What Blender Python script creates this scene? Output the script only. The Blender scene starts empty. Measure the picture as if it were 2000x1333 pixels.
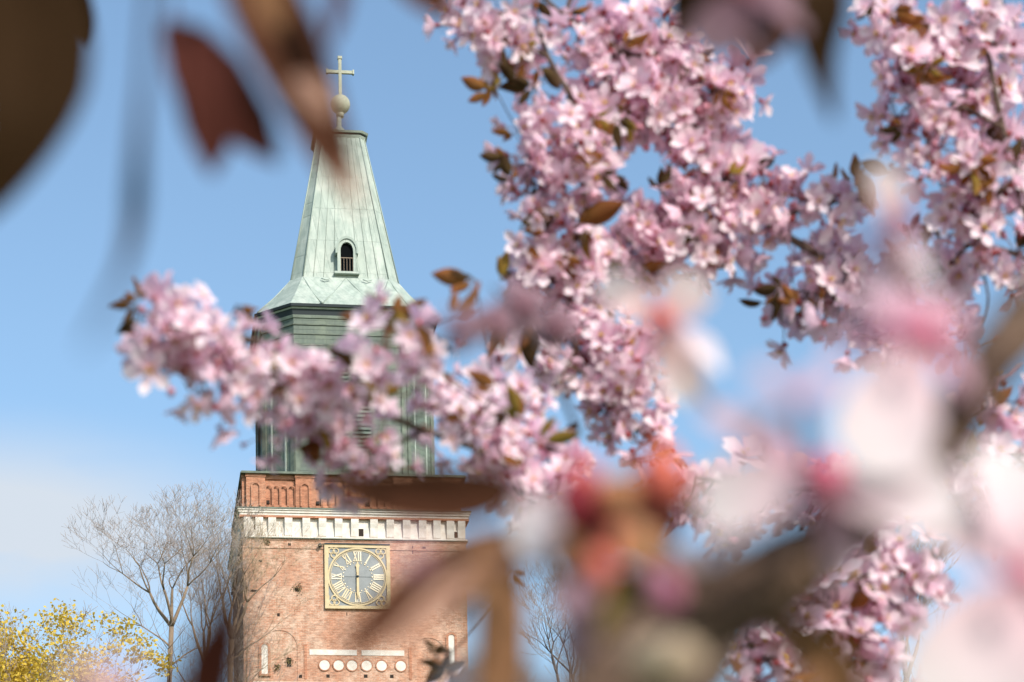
import bpy, math, random
from mathutils import Vector, Matrix, noise
R = math.radians
random.seed(7)
scene = bpy.context.scene
COL = scene.collection

# ------------------------------------------------------------------ camera
LENS = 90.0
CAM = Vector((0, 0, 1.6))
PITCH, ROLL, ELEV = R(8.4), R(-1.35), R(20)
SHY = math.tan(ELEV - PITCH) * LENS / 36
FWD = Vector((0, math.cos(PITCH), math.sin(PITCH)))
_u = Vector((0, -math.sin(PITCH), math.cos(PITCH)))
_r = Vector((1, 0, 0))
RIGHT = _r * math.cos(ROLL) + _u * math.sin(ROLL)
UP = _u * math.cos(ROLL) - _r * math.sin(ROLL)
cam = bpy.data.cameras.new('camera')
cam.lens = LENS; cam.sensor_width = 36; cam.shift_y = SHY
cam.clip_start = 0.02; cam.clip_end = 20000
cam.dof.use_dof = True; cam.dof.focus_distance = 60.0; cam.dof.aperture_fstop = LENS / 8.2
camo = bpy.data.objects.new('camera', cam); COL.objects.link(camo)
camo.matrix_world = Matrix(((RIGHT.x, UP.x, -FWD.x, CAM.x), (RIGHT.y, UP.y, -FWD.y, CAM.y), (RIGHT.z, UP.z, -FWD.z, CAM.z), (0, 0, 0, 1)))
scene.camera = camo

# ------------------------------------------------------------------ sky, sun, exposure
SUN_EL, SUN_AZ = R(38), R(36)          # azimuth: to the right of straight behind the camera
sd = Vector((math.sin(SUN_AZ) * math.cos(SUN_EL), -math.cos(SUN_AZ) * math.cos(SUN_EL), math.sin(SUN_EL)))
world = bpy.data.worlds.new('World'); scene.world = world; world.use_nodes = True
nt = world.node_tree; nt.nodes.clear()
wo = nt.nodes.new('ShaderNodeOutputWorld'); bg = nt.nodes.new('ShaderNodeBackground'); bg.inputs[1].default_value = 0.15
sk = nt.nodes.new('ShaderNodeTexSky'); sk.sky_type = 'NISHITA'; sk.sun_disc = False
sk.sun_elevation = SUN_EL; sk.sun_rotation = math.atan2(sd.x, sd.y); sk.air_density = 1.0; sk.dust_density = 1.6; sk.ozone_density = 2.0
# thin cloud low in the left of the sky, by direction
tc = nt.nodes.new('ShaderNodeTexCoord'); mp = nt.nodes.new('ShaderNodeMapping'); mp.inputs['Scale'].default_value = (5, 5, 16)
nz = nt.nodes.new('ShaderNodeTexNoise'); nz.inputs['Scale'].default_value = 1.6; nz.inputs['Detail'].default_value = 7; nz.inputs['Roughness'].default_value = .55
nt.links.new(tc.outputs['Generated'], mp.inputs[0]); nt.links.new(mp.outputs[0], nz.inputs[0])
cd = Vector((-math.sin(R(11.8)) * math.cos(R(15.7)), math.cos(R(11.8)) * math.cos(R(15.7)), math.sin(R(15.7))))
sub = nt.nodes.new('ShaderNodeVectorMath'); sub.operation = 'SUBTRACT'; sub.inputs[1].default_value = cd
scl = nt.nodes.new('ShaderNodeVectorMath'); scl.operation = 'MULTIPLY'; scl.inputs[1].default_value = (1, 1, 2.8)
ln = nt.nodes.new('ShaderNodeVectorMath'); ln.operation = 'LENGTH'
nt.links.new(tc.outputs['Generated'], sub.inputs[0]); nt.links.new(sub.outputs[0], scl.inputs[0]); nt.links.new(scl.outputs[0], ln.inputs[0])
mr = nt.nodes.new('ShaderNodeMapRange'); mr.interpolation_type = 'SMOOTHSTEP'
mr.inputs[1].default_value = 0.15; mr.inputs[2].default_value = 0.0; mr.inputs[3].default_value = 0; mr.inputs[4].default_value = 1.25
nt.links.new(ln.outputs['Value'], mr.inputs[0])
mr2 = nt.nodes.new('ShaderNodeMapRange'); mr2.inputs[1].default_value = .25; mr2.inputs[2].default_value = .62; mr2.inputs[3].default_value = .35; mr2.inputs[4].default_value = 1.1
nt.links.new(nz.outputs[0], mr2.inputs[0])
mu = nt.nodes.new('ShaderNodeMath'); mu.operation = 'MULTIPLY'; mu.use_clamp = True
nt.links.new(mr.outputs[0], mu.inputs[0]); nt.links.new(mr2.outputs[0], mu.inputs[1])
mx = nt.nodes.new('ShaderNodeMix'); mx.data_type = 'RGBA'; mx.inputs['B'].default_value = (3.65, 4.05, 4.55, 1)
tn = nt.nodes.new('ShaderNodeMix'); tn.data_type = 'RGBA'; tn.blend_type = 'MULTIPLY'; tn.inputs[0].default_value = 1; tn.inputs['B'].default_value = (1.08, 1.15, 1.10, 1)
nt.links.new(sk.outputs[0], tn.inputs['A']); nt.links.new(mu.outputs[0], mx.inputs[0]); nt.links.new(tn.outputs['Result'], mx.inputs['A'])
nt.links.new(mx.outputs['Result'], bg.inputs[0]); nt.links.new(bg.outputs[0], wo.inputs[0])

sun = bpy.data.lights.new('sun', 'SUN'); sun.energy = 3.9; sun.angle = R(0.5); sun.color = (1, .93, .84)
suno = bpy.data.objects.new('sun', sun); COL.objects.link(suno); suno.rotation_euler = sd.to_track_quat('Z', 'Y').to_euler()
scene.view_settings.view_transform = 'Standard'; scene.view_settings.look = 'None'
scene.view_settings.exposure = 0.32; scene.view_settings.gamma = 1
scene.cycles.max_bounces = 8; scene.cycles.diffuse_bounces = 6; scene.cycles.use_denoising = True; scene.cycles.transparent_max_bounces = 8
scene.cycles.sample_clamp_indirect = 6

# ------------------------------------------------------------------ helpers
PX = 0.4 / 2000                        # metres per photo pixel at 1 m depth
def P(px, py, d):
    return CAM + (FWD + RIGHT * ((px - 1000) * PX) + UP * ((666.5 - py) * PX + SHY * .4)) * d

class MB:
    def __init__(s): s.v = []; s.f = []; s.m = []; s.t = []; s.sm = []
    def add(s, vs, fs, mi=0, t=None, smooth=False):
        o = len(s.v); s.v += [tuple(x) for x in vs]; s.f += [tuple(i + o for i in f) for f in fs]
        s.m += [mi] * len(fs); s.sm += [smooth] * len(fs); s.t += (t if t else [0.0] * len(vs))
    def box(s, x0, x1, y0, y1, z0, z1, mi=0):
        s.add([(x, y, z) for z in (z0, z1) for x, y in ((x0, y0), (x1, y0), (x1, y1), (x0, y1))],
              [(0, 3, 2, 1), (4, 5, 6, 7), (0, 1, 5, 4), (1, 2, 6, 5), (2, 3, 7, 6), (3, 0, 4, 7)], mi)
    def prism(s, pts, z0, z1, mi=0, cap=True):          # pts: ccw (x, y)
        n = len(pts); vs = [(x, y, z0) for x, y in pts] + [(x, y, z1) for x, y in pts]
        fs = [(i, (i + 1) % n, n + (i + 1) % n, n + i) for i in range(n)]
        if cap: fs += [tuple(range(n - 1, -1, -1)), tuple(range(n, 2 * n))]
        s.add(vs, fs, mi)
    def loft(s, rings, mi=0, cap=True, smooth=False):
        n = len(rings[0]); vs = [p for r in rings for p in r]
        fs = [(k * n + i, k * n + (i + 1) % n, (k + 1) * n + (i + 1) % n, (k + 1) * n + i) for k in range(len(rings) - 1) for i in range(n)]
        if cap: fs += [tuple(range(n - 1, -1, -1)), tuple(range(len(vs) - n, len(vs)))]
        s.add(vs, fs, mi, None, smooth)
    def plate(s, pts, y0, y1, mi=0):                    # pts ccw seen from -y : (x, z), extruded y0..y1
        n = len(pts); vs = [(x, y0, z) for x, z in pts] + [(x, y1, z) for x, z in pts]
        s.add(vs, [tuple(range(n)), tuple(range(2 * n - 1, n - 1, -1))] + [(i, n + i, n + (i + 1) % n, (i + 1) % n) for i in range(n)], mi)
    def ring(s, cx, cz, r0, r1, y0, y1, n=48, a0=0, a1=2 * math.pi, mi=0):
        full = abs(a1 - a0 - 2 * math.pi) < 1e-6
        for i in range(n):
            a, b = a0 + (a1 - a0) * i / n, a0 + (a1 - a0) * (i + 1) / n
            q = [(cx + r * math.cos(t), cz + r * math.sin(t)) for r, t in ((r0, a), (r1, a), (r1, b), (r0, b))]
            vs = [(x, y0, z) for x, z in q] + [(x, y1, z) for x, z in q]
            fs = [(0, 1, 2, 3), (0, 4, 5, 1), (2, 6, 7, 3)]
            if not full and i == 0: fs.append((0, 3, 7, 4))
            if not full and i == n - 1: fs.append((1, 5, 6, 2))
            s.add(vs, fs, mi)
    def tube(s, pts, rad, n=6, mi=0, wob=0.0):
        pts = [Vector(p) for p in pts]; rings = []; ref = Vector((.3, .5, .8))
        for i, p in enumerate(pts):
            t = (pts[min(i + 1, len(pts) - 1)] - pts[max(i - 1, 0)]).normalized()
            a = t.cross(ref)
            if a.length < .05: a = t.cross(Vector((1, 0, 0)))
            a.normalize(); b = t.cross(a); ref = a.cross(t) * -1 if False else ref
            r = rad[i] if isinstance(rad, (list, tuple)) else rad
            rings.append([p + (a * math.cos(k * 2 * math.pi / n) + b * math.sin(k * 2 * math.pi / n)) * r * (1 + wob * (noise.noise(p * 60 + Vector((k * 1.7, 0, 0))))) for k in range(n)])
        s.loft(rings, mi, True, True)
    def ball(s, c, r, mi=0, nu=14, nv=9, sc=(1, 1, 1)):
        c = Vector(c); vs = []; fs = []
        for j in range(nv + 1):
            for i in range(nu):
                th, ph = math.pi * j / nv, 2 * math.pi * i / nu
                vs.append(c + Vector((math.sin(th) * math.cos(ph) * sc[0], math.sin(th) * math.sin(ph) * sc[1], math.cos(th) * sc[2])) * r)
        for j in range(nv):
            for i in range(nu): fs.append((j * nu + i, (j + 1) * nu + i, (j + 1) * nu + (i + 1) % nu, j * nu + (i + 1) % nu))
        s.add(vs, fs, mi, None, True)
    def data(s, name, mats):
        me = bpy.data.meshes.new(name); me.from_pydata(s.v, [], s.f)
        for m in (mats if isinstance(mats, (list, tuple)) else [mats]): me.materials.append(m)
        me.polygons.foreach_set('material_index', s.m); me.polygons.foreach_set('use_smooth', s.sm)
        if any(s.t):
            at = me.attributes.new('tip', 'FLOAT', 'POINT'); at.data.foreach_set('value', s.t)
        me.update(); return me
    def build(s, name, mats, parent=None):
        o = bpy.data.objects.new(name, s.data(name, mats)); COL.objects.link(o); o.parent = parent; return o

def empty(name, loc=(0, 0, 0), rz=0, **kw):
    o = bpy.data.objects.new(name, None); COL.objects.link(o); o.location = loc; o.rotation_euler = (0, 0, rz); o.empty_display_size = .2
    for k, v in kw.items(): o[k] = v
    return o

def mat(name, base, rough=.8, var=None, scale=3.0, bump=0.0, bscale=20.0, metal=0, stretch=(1, 1, 1), spec=.3):
    m = bpy.data.materials.new(name); m.use_nodes = True; n = m.node_tree; b = n.nodes['Principled BSDF']
    b.inputs['Base Color'].default_value = (*base, 1); b.inputs['Roughness'].default_value = rough; b.inputs['Metallic'].default_value = metal
    b.inputs['Specular IOR Level'].default_value = spec
    tc = n.nodes.new('ShaderNodeTexCoord'); mp = n.nodes.new('ShaderNodeMapping'); mp.inputs['Scale'].default_value = stretch
    n.links.new(tc.outputs['Object'], mp.inputs[0])
    if var:
        z = n.nodes.new('ShaderNodeTexNoise'); z.inputs['Scale'].default_value = scale; z.inputs['Detail'].default_value = 6; z.inputs['Roughness'].default_value = .6
        r = n.nodes.new('ShaderNodeValToRGB'); r.color_ramp.elements[0].position = .35; r.color_ramp.elements[1].position = .65
        r.color_ramp.elements[0].color = (*base, 1); r.color_ramp.elements[1].color = (*var, 1)
        n.links.new(mp.outputs[0], z.inputs[0]); n.links.new(z.outputs[0], r.inputs[0]); n.links.new(r.outputs[0], b.inputs['Base Color'])
    if bump:
        z = n.nodes.new('ShaderNodeTexNoise'); z.inputs['Scale'].default_value = bscale; z.inputs['Detail'].default_value = 4
        bp = n.nodes.new('ShaderNodeBump'); bp.inputs['Strength'].default_value = bump; bp.inputs['Distance'].default_value = .05
        n.links.new(mp.outputs[0], z.inputs[0]); n.links.new(z.outputs[0], bp.inputs['Height']); n.links.new(bp.outputs[0], b.inputs['Normal'])
    return m

def brick_mat(name, c1, c2, mortar, blotch, amt=.55):
    m = bpy.data.materials.new(name); m.use_nodes = True; n = m.node_tree; b = n.nodes['Principled BSDF']; b.inputs['Roughness'].default_value = .9
    b.inputs['Specular IOR Level'].default_value = .15
    tc = n.nodes.new('ShaderNodeTexCoord'); sp = n.nodes.new('ShaderNodeSeparateXYZ'); ad = n.nodes.new('ShaderNodeMath'); cb = n.nodes.new('ShaderNodeCombineXYZ')
    n.links.new(tc.outputs['Object'], sp.inputs[0]); n.links.new(sp.outputs[0], ad.inputs[0]); n.links.new(sp.outputs[1], ad.inputs[1])
    n.links.new(ad.outputs[0], cb.inputs[0]); n.links.new(sp.outputs[2], cb.inputs[1])
    br = n.nodes.new('ShaderNodeTexBrick'); br.inputs['Scale'].default_value = 1; br.inputs['Brick Width'].default_value = .30; br.inputs['Row Height'].default_value = .105
    br.inputs['Mortar Size'].default_value = .012; br.inputs['Mortar Smooth'].default_value = .3; br.inputs['Bias'].default_value = -.1
    br.inputs['Color1'].default_value = (*c1, 1); br.inputs['Color2'].default_value = (*c2, 1); br.inputs['Mortar'].default_value = (*mortar, 1)
    n.links.new(cb.outputs[0], br.inputs[0])
    z = n.nodes.new('ShaderNodeTexNoise'); z.inputs['Scale'].default_value = 1.1; z.inputs['Detail'].default_value = 10; z.inputs['Roughness'].default_value = .82
    n.links.new(tc.outputs['Object'], z.inputs[0])
    r = n.nodes.new('ShaderNodeMapRange'); r.inputs[1].default_value = .45; r.inputs[2].default_value = .58; r.inputs[3].default_value = 0; r.inputs[4].default_value = amt
    n.links.new(z.outputs[0], r.inputs[0])
    x = n.nodes.new('ShaderNodeMix'); x.data_type = 'RGBA'; x.inputs['B'].default_value = (*blotch, 1)
    n.links.new(r.outputs[0], x.inputs[0]); n.links.new(br.outputs['Color'], x.inputs['A'])
    zl = n.nodes.new('ShaderNodeTexNoise'); zl.inputs['Scale'].default_value = .22; zl.inputs['Detail'].default_value = 5; zl.inputs['Roughness'].default_value = .6; n.links.new(tc.outputs['Object'], zl.inputs[0])
    rl = n.nodes.new('ShaderNodeMapRange'); rl.inputs[1].default_value = .46; rl.inputs[2].default_value = .58; rl.inputs[3].default_value = 0; rl.inputs[4].default_value = .6; n.links.new(zl.outputs[0], rl.inputs[0])
    xl = n.nodes.new('ShaderNodeMix'); xl.data_type = 'RGBA'; xl.inputs['B'].default_value = (*[v * .86 for v in c1], 1); n.links.new(rl.outputs[0], xl.inputs[0]); n.links.new(x.outputs['Result'], xl.inputs['A']); x = xl
    # per-brick-size speckle (efflorescence, replaced bricks)
    z2 = n.nodes.new('ShaderNodeTexNoise'); z2.inputs['Scale'].default_value = 5; z2.inputs['Detail'].default_value = 4; z2.inputs['Roughness'].default_value = .8
    mp = n.nodes.new('ShaderNodeMapping'); mp.inputs['Scale'].default_value = (.5, .5, 1.4); n.links.new(tc.outputs['Object'], mp.inputs[0]); n.links.new(mp.outputs[0], z2.inputs[0])
    hs = n.nodes.new('ShaderNodeHueSaturation'); r2 = n.nodes.new('ShaderNodeMapRange'); r2.inputs[1].default_value = .3; r2.inputs[2].default_value = .7; r2.inputs[3].default_value = .55; r2.inputs[4].default_value = 1.4
    n.links.new(z2.outputs[0], r2.inputs[0]); n.links.new(r2.outputs[0], hs.inputs['Value']); n.links.new(x.outputs['Result'], hs.inputs['Color'])
    n.links.new(hs.outputs[0], b.inputs['Base Color'])
    bp = n.nodes.new('ShaderNodeBump'); bp.inputs['Strength'].default_value = .5; bp.inputs['Distance'].default_value = .02; bp.invert = True
    n.links.new(br.outputs['Fac'], bp.inputs['Height']); n.links.new(bp.outputs[0], b.inputs['Normal'])
    return m

def copper_mat(name, c1, c2, stain, seam_v, seam_h, streak=1.0):
    m = bpy.data.materials.new(name); m.use_nodes = True; n = m.node_tree; b = n.nodes['Principled BSDF']; b.inputs['Roughness'].default_value = .6
    b.inputs['Specular IOR Level'].default_value = .35
    tc = n.nodes.new('ShaderNodeTexCoord'); sp = n.nodes.new('ShaderNodeSeparateXYZ'); ad = n.nodes.new('ShaderNodeMath'); cb = n.nodes.new('ShaderNodeCombineXYZ')
    n.links.new(tc.outputs['Object'], sp.inputs[0]); n.links.new(sp.outputs[0], ad.inputs[0]); n.links.new(sp.outputs[1], ad.inputs[1])
    n.links.new(ad.outputs[0], cb.inputs[0]); n.links.new(sp.outputs[2], cb.inputs[1])
    br = n.nodes.new('ShaderNodeTexBrick'); br.inputs['Scale'].default_value = 1; br.inputs['Brick Width'].default_value = seam_v; br.inputs['Row Height'].default_value = seam_h
    br.inputs['Mortar Size'].default_value = .022; br.inputs['Mortar Smooth'].default_value = .4; br.inputs['Bias'].default_value = 0
    d = tuple(x * .86 for x in c1)
    br.inputs['Color1'].default_value = (*c1, 1); br.inputs['Color2'].default_value = (*d, 1); br.inputs['Mortar'].default_value = (*[x * .82 for x in c1], 1)
    n.links.new(cb.outputs[0], br.inputs[0])
    z = n.nodes.new('ShaderNodeTexNoise'); z.inputs['Scale'].default_value = 1.2; z.inputs['Detail'].default_value = 8; z.inputs['Roughness'].default_value = .65
    mp = n.nodes.new('ShaderNodeMapping'); mp.inputs['Scale'].default_value = (3.2, 3.2, .2); n.links.new(tc.outputs['Object'], mp.inputs[0]); n.links.new(mp.outputs[0], z.inputs[0])
    r = n.nodes.new('ShaderNodeMapRange'); r.inputs[1].default_value = .42; r.inputs[2].default_value = .60; r.inputs[4].default_value = .9 * streak
    n.links.new(z.outputs[0], r.inputs[0])
    x = n.nodes.new('ShaderNodeMix'); x.data_type = 'RGBA'; x.inputs['B'].default_value = (*stain, 1); n.links.new(r.outputs[0], x.inputs[0]); n.links.new(br.outputs['Color'], x.inputs['A'])
    z3 = n.nodes.new('ShaderNodeTexNoise'); z3.inputs['Scale'].default_value = .8; z3.inputs['Detail'].default_value = 8; z3.inputs['Roughness'].default_value = .7; n.links.new(tc.outputs['Object'], z3.inputs[0])
    r3 = n.nodes.new('ShaderNodeMapRange'); r3.inputs[1].default_value = .48; r3.inputs[2].default_value = .7; r3.inputs[4].default_value = .8
    n.links.new(z3.outputs[0], r3.inputs[0])
    x3 = n.nodes.new('ShaderNodeMix'); x3.data_type = 'RGBA'; x3.inputs['B'].default_value = (*c2, 1); n.links.new(r3.outputs[0], x3.inputs[0]); n.links.new(x.outputs['Result'], x3.inputs['A'])
    n.links.new(x3.outputs['Result'], b.inputs['Base Color'])
    bp = n.nodes.new('ShaderNodeBump'); bp.inputs['Strength'].default_value = .6; bp.inputs['Distance'].default_value = .04; bp.invert = True
    n.links.new(br.outputs['Fac'], bp.inputs['Height']); n.links.new(bp.outputs[0], b.inputs['Normal'])
    return m

def thin_mat(name, base, tip, back, trans, rough=.7, tcol=None, vein=0.0, obj_var=.12, nscale=90, curve=1.0):
    """petals and leaves: base..tip colour along the blade, its own back colour, light passes through"""
    m = bpy.data.materials.new(name); m.use_nodes = True; n = m.node_tree; n.nodes.clear()
    out = n.nodes.new('ShaderNodeOutputMaterial')
    at = n.nodes.new('ShaderNodeAttribute'); at.attribute_name = 'tip'
    x = n.nodes.new('ShaderNodeMix'); x.data_type = 'RGBA'; x.inputs['A'].default_value = (*base, 1); x.inputs['B'].default_value = (*tip, 1)
    pw = n.nodes.new('ShaderNodeMath'); pw.operation = 'POWER'; pw.inputs[1].default_value = curve
    n.links.new(at.outputs['Fac'], pw.inputs[0]); n.links.new(pw.outputs[0], x.inputs[0])
    g = n.nodes.new('ShaderNodeNewGeometry'); x2 = n.nodes.new('ShaderNodeMix'); x2.data_type = 'RGBA'; x2.inputs['B'].default_value = (*back, 1)
    n.links.new(g.outputs['Backfacing'], x2.inputs[0]); n.links.new(x.outputs['Result'], x2.inputs['A'])
    oi = n.nodes.new('ShaderNodeObjectInfo'); tc = n.nodes.new('ShaderNodeTexCoord')
    nz = n.nodes.new('ShaderNodeTexNoise'); nz.inputs['Scale'].default_value = nscale; nz.inputs['Detail'].default_value = 3; n.links.new(tc.outputs['Object'], nz.inputs[0])
    ad = n.nodes.new('ShaderNodeMath'); ad.operation = 'ADD'; n.links.new(oi.outputs['Random'], ad.inputs[0]); n.links.new(nz.outputs[0], ad.inputs[1])
    r = n.nodes.new('ShaderNodeMapRange'); r.inputs[1].default_value = .2; r.inputs[2].default_value = 1.8; r.inputs[3].default_value = 1 - obj_var * 2; r.inputs[4].default_value = 1 + obj_var
    n.links.new(ad.outputs[0], r.inputs[0])
    hs = n.nodes.new('ShaderNodeHueSaturation'); n.links.new(r.outputs[0], hs.inputs['Value']); n.links.new(x2.outputs['Result'], hs.inputs['Color'])
    p = n.nodes.new('ShaderNodeBsdfPrincipled'); p.inputs['Roughness'].default_value = rough; p.inputs['Specular IOR Level'].default_value = .12 if max(base) > .2 else 0.02
    n.links.new(hs.outputs[0], p.inputs['Base Color'])
    tr = n.nodes.new('ShaderNodeBsdfTranslucent')
    if tcol: tr.inputs[0].default_value = (*tcol, 1)
    else: n.links.new(hs.outputs[0], tr.inputs[0])
    ms = n.nodes.new('ShaderNodeMixShader'); ms.inputs[0].default_value = trans
    n.links.new(p.outputs[0], ms.inputs[1]); n.links.new(tr.outputs[0], ms.inputs[2]); n.links.new(ms.outputs[0], out.inputs[0])
    return m

M = {}
M['brick'] = brick_mat('weathered_brick', (.50, .25, .16), (.38, .17, .10), (.50, .39, .30), (.60, .44, .34), .8)
M['parapet'] = brick_mat('orange_brick', (.45, .20, .12), (.38, .16, .095), (.45, .28, .19), (.48, .27, .18), .5)
M['plaster'] = mat('white_plaster', (.74, .70, .64), .9, (.60, .53, .46), 2.2, .3, 8)
M['hole_shade'] = mat('opening_shade', (.035, .025, .02), 1)  # dark tone in place of the shade inside small openings
M['black'] = mat('void_shade', (.006, .007, .008), 1, spec=0)  # near-black colour stands for the unlit inside of the spire
M['rail'] = mat('rusted_rail', (.22, .17, .13), .8)
M['moss'] = mat('moss', (.12, .12, .045), 1, (.2, .14, .07), 6)
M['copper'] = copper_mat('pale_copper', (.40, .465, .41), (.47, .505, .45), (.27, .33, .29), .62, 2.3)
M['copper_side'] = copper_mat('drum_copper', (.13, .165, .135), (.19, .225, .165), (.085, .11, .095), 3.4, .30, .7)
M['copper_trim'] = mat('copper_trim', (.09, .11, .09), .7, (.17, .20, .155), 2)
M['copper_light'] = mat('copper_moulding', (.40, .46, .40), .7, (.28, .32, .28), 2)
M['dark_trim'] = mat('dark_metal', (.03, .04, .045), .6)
M['seam'] = mat('copper_seam', (.32, .38, .335), .7)
M['gold'] = mat('gold_leaf', (.62, .50, .31), .7, (.52, .41, .24), 3)
M['gold_pale'] = mat('pale_gilding', (.78, .70, .56), .6, (.64, .52, .34), .9, metal=.2)
M['glass'] = mat('dial_sheet', (.20, .215, .22), .6, (.27, .285, .29), 1.2, spec=.4)
M['cross'] = mat('gilded_cross', (.46, .47, .36), .6, (.36, .38, .29), 3)
M['bark_far'] = mat('pale_bark', (.30, .22, .15), .95, (.18, .13, .09), 1.5)
M['bark_dark'] = mat('dark_bark', (.09, .075, .065), .95, (.14, .11, .09), 1.5)
M['twig'] = mat('twig_bark', (.33, .27, .235), .95)
M['twig_tan'] = mat('tan_twigs', (.40, .30, .19), .95)
M['bark'] = mat('branch_bark', (.075, .045, .035), .75, (.14, .09, .065), 90, .4, 200)
M['bark_near'] = mat('lichened_bark', (.23, .15, .105), .9, (.085, .052, .038), 40, .6, 160, spec=.1)
M['knot'] = mat('pale_cut_wood', (.42, .33, .23), .9, (.30, .22, .15), 60)
M['petal'] = thin_mat('pink_petal', (.86, .50, .63), (.95, .87, .90), (.88, .65, .76), .42, tcol=(.96, .66, .80), obj_var=.05, curve=.55)
M['petal_q'] = thin_mat('blush_petal', (.56, .26, .33), (.62, .48, .54), (.56, .42, .48), .3, obj_var=.05)
M['petal_w'] = thin_mat('white_petal', (.80, .50, .56), (.76, .72, .71), (.74, .64, .65), .35, tcol=(.74, .62, .64), obj_var=.05)
M['petal_s'] = thin_mat('shaded_petal', (.20, .10, .13), (.26, .17, .20), (.24, .15, .19), .2, obj_var=.05)  # darkened petal copy, shade is in the colour
M['petal_m'] = thin_mat('mauve_petal', (.52, .18, .27), (.58, .40, .46), (.52, .34, .42), .3, obj_var=.08)
M['petal_c'] = thin_mat('cream_petal', (.66, .38, .38), (.62, .56, .55), (.60, .50, .50), .35, obj_var=.05)
M['calyx'] = mat('red_calyx', (.42, .07, .08), .6, (.26, .05, .05), 80)
M['pistil'] = mat('rose_heart', (.70, .13, .22), .55)
M['crimson'] = mat('crimson_bud', (.34, .02, .04), .6, (.2, .015, .025), 60)
M['coral'] = mat('coral_bud', (.62, .09, .08), .6, (.55, .15, .09), 60)
M['amber'] = mat('amber_bud', (.50, .24, .10), .6, (.42, .17, .08), 60)
M['stamen'] = mat('stamens', (.70, .45, .08), .6)
M['pedicel'] = mat('pedicel', (.22, .10, .06), .6)
M['bud'] = thin_mat('bud', (.70, .32, .40), (.84, .52, .60), (.7, .35, .45), .15)
M['leaf_o'] = thin_mat('bronze_leaf', (.20, .10, .03), (.26, .09, .04), (.22, .12, .06), .35, tcol=(.42, .17, .04), obj_var=.25)
M['leaf_d'] = thin_mat('dark_leaf', (.075, .05, .02), (.06, .03, .02), (.09, .06, .035), .2, tcol=(.12, .06, .02), obj_var=.25)
M['leaf_y'] = thin_mat('olive_leaf', (.24, .17, .03), (.30, .15, .04), (.22, .16, .05), .4, tcol=(.42, .28, .04), obj_var=.15)
M['leaf_n'] = thin_mat('near_brown_leaf', (.07, .028, .014), (.035, .014, .009), (.07, .028, .016), .15, tcol=(.2, .06, .03), obj_var=.05)
M['leaf_r'] = thin_mat('near_red_leaf', (.10, .032, .022), (.024, .009, .007), (.065, .02, .015), .12, tcol=(.22, .06, .035), obj_var=.05)
M['leaf_p'] = thin_mat('near_sunlit_leaf', (.27, .12, .075), (.20, .085, .05), (.42, .24, .17), .2, obj_var=.05)  # paler blade colour for the sunlit parts of brown leaves
M['leaf_t'] = thin_mat('near_orange_leaf', (.24, .11, .045), (.30, .14, .06), (.24, .12, .06), .3, tcol=(.5, .22, .07), obj_var=.05)
M['leaf_k'] = thin_mat('near_dark_leaf', (.027, .014, .006), (.022, .011, .005), (.027, .014, .006), .05, obj_var=.05)
M['maple'] = thin_mat('maple_flowers', (.74, .53, .07), (.80, .60, .10), (.70, .50, .08), .35, obj_var=.1, nscale=2)
M['grass'] = mat('grass', (.06, .09, .03), 1, (.09, .10, .04), .3)

# ------------------------------------------------------------------ ground
g = MB(); g.add([(-6000, -3000, 0), (6000, -3000, 0), (6000, 9000, 0), (-6000, 9000, 0)], [(0, 1, 2, 3)])
go = g.build('ground', M['grass']); go['kind'] = 'structure'

# ------------------------------------------------------------------ church tower   (local x along the front face, y into the tower)
PHI = R(8.8)
TO = Vector((-9.10, 150.0, 0)) + Vector((math.cos(PHI), math.sin(PHI), 0)) * .08
tower = empty('church_tower', TO, PHI, category='church tower',
              label='brick church tower with gilded clock and pale green copper spire topped by a cross')
H = 6.75; CY = 6.75
b = MB(); b.box(-H, H, 0, 2 * H, 0, 43.95); b.box(-H - .5, H + .5, -.5, 2 * H + .5, 0, 2.2)
b.box(-H - .05, H + .05, -.05, 2 * H + .05, 43.30, 43.42); b.box(-H - .04, H + .04, -.04, 2 * H + .04, 43.80, 43.949)
shaft = b.build('brick_shaft', M['brick'], tower)
b = MB(); b.box(-H + .02, H - .02, .02, 2 * H - .02, 43.95, 45.35)
b.box(-H - .10, H + .10, -.10, 2 * H + .10, 43.953, 44.03)
b.box(-H - .18, H + .18, -.18, 2 * H + .18, 45.30, 45.45); b.box(-H - .24, H + .24, -.24, 2 * H + .24, 45.45, 45.60); b.box(-H - .30, H + .30, -.30, 2 * H + .30, 45.60, 45.68)
corn = b.build('plaster_cornice', M['plaster'], tower)
b = MB(); b.box(-H - .21, H + .21, -.21, 2 * H + .21, 45.17, 45.297); b.build('brick_course', M['parapet'], corn)
b = MB(); b.box(-H - .34, H + .34, -.34, 2 * H + .34, 45.683, 45.76); b.build('lead_flashing', M['copper_trim'], corn)
b = MB(); b.box(-H - .13, H + .13, -.13, 2 * H + .13, 43.90, 43.95); b.build('drip_moulding', M['copper_trim'], corn)
prof = [(0, 44.03), (-.06, 44.1), (-.08, 44.35), (-.11, 44.62), (-.18, 44.85), (-.20, 45.0), (-.20, 45.165), (0, 45.165)]
def corbel(c, w, side):
    q = MB(); rings = []
    for s in (-w / 2, w / 2):
        rings.append([(c + s, y, z) for y, z in prof] if side == 0 else [(-H + y, c + s, z) for y, z in prof] if side == 1 else [(H - y, c + s, z) for y, z in prof])
    q.loft(rings); q.build('corbel', M['plaster'], corn)
for c in [-6.45, -5.75, -4.98, -4.0, -2.93, -1.95, -.98, 0, 1.16, 2.15, 3.15, 4.12, 5.0, 5.82, 6.5]: corbel(c, .46, 0)
for k in range(14): corbel(.5 + k * .96, .46, 1)
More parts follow.
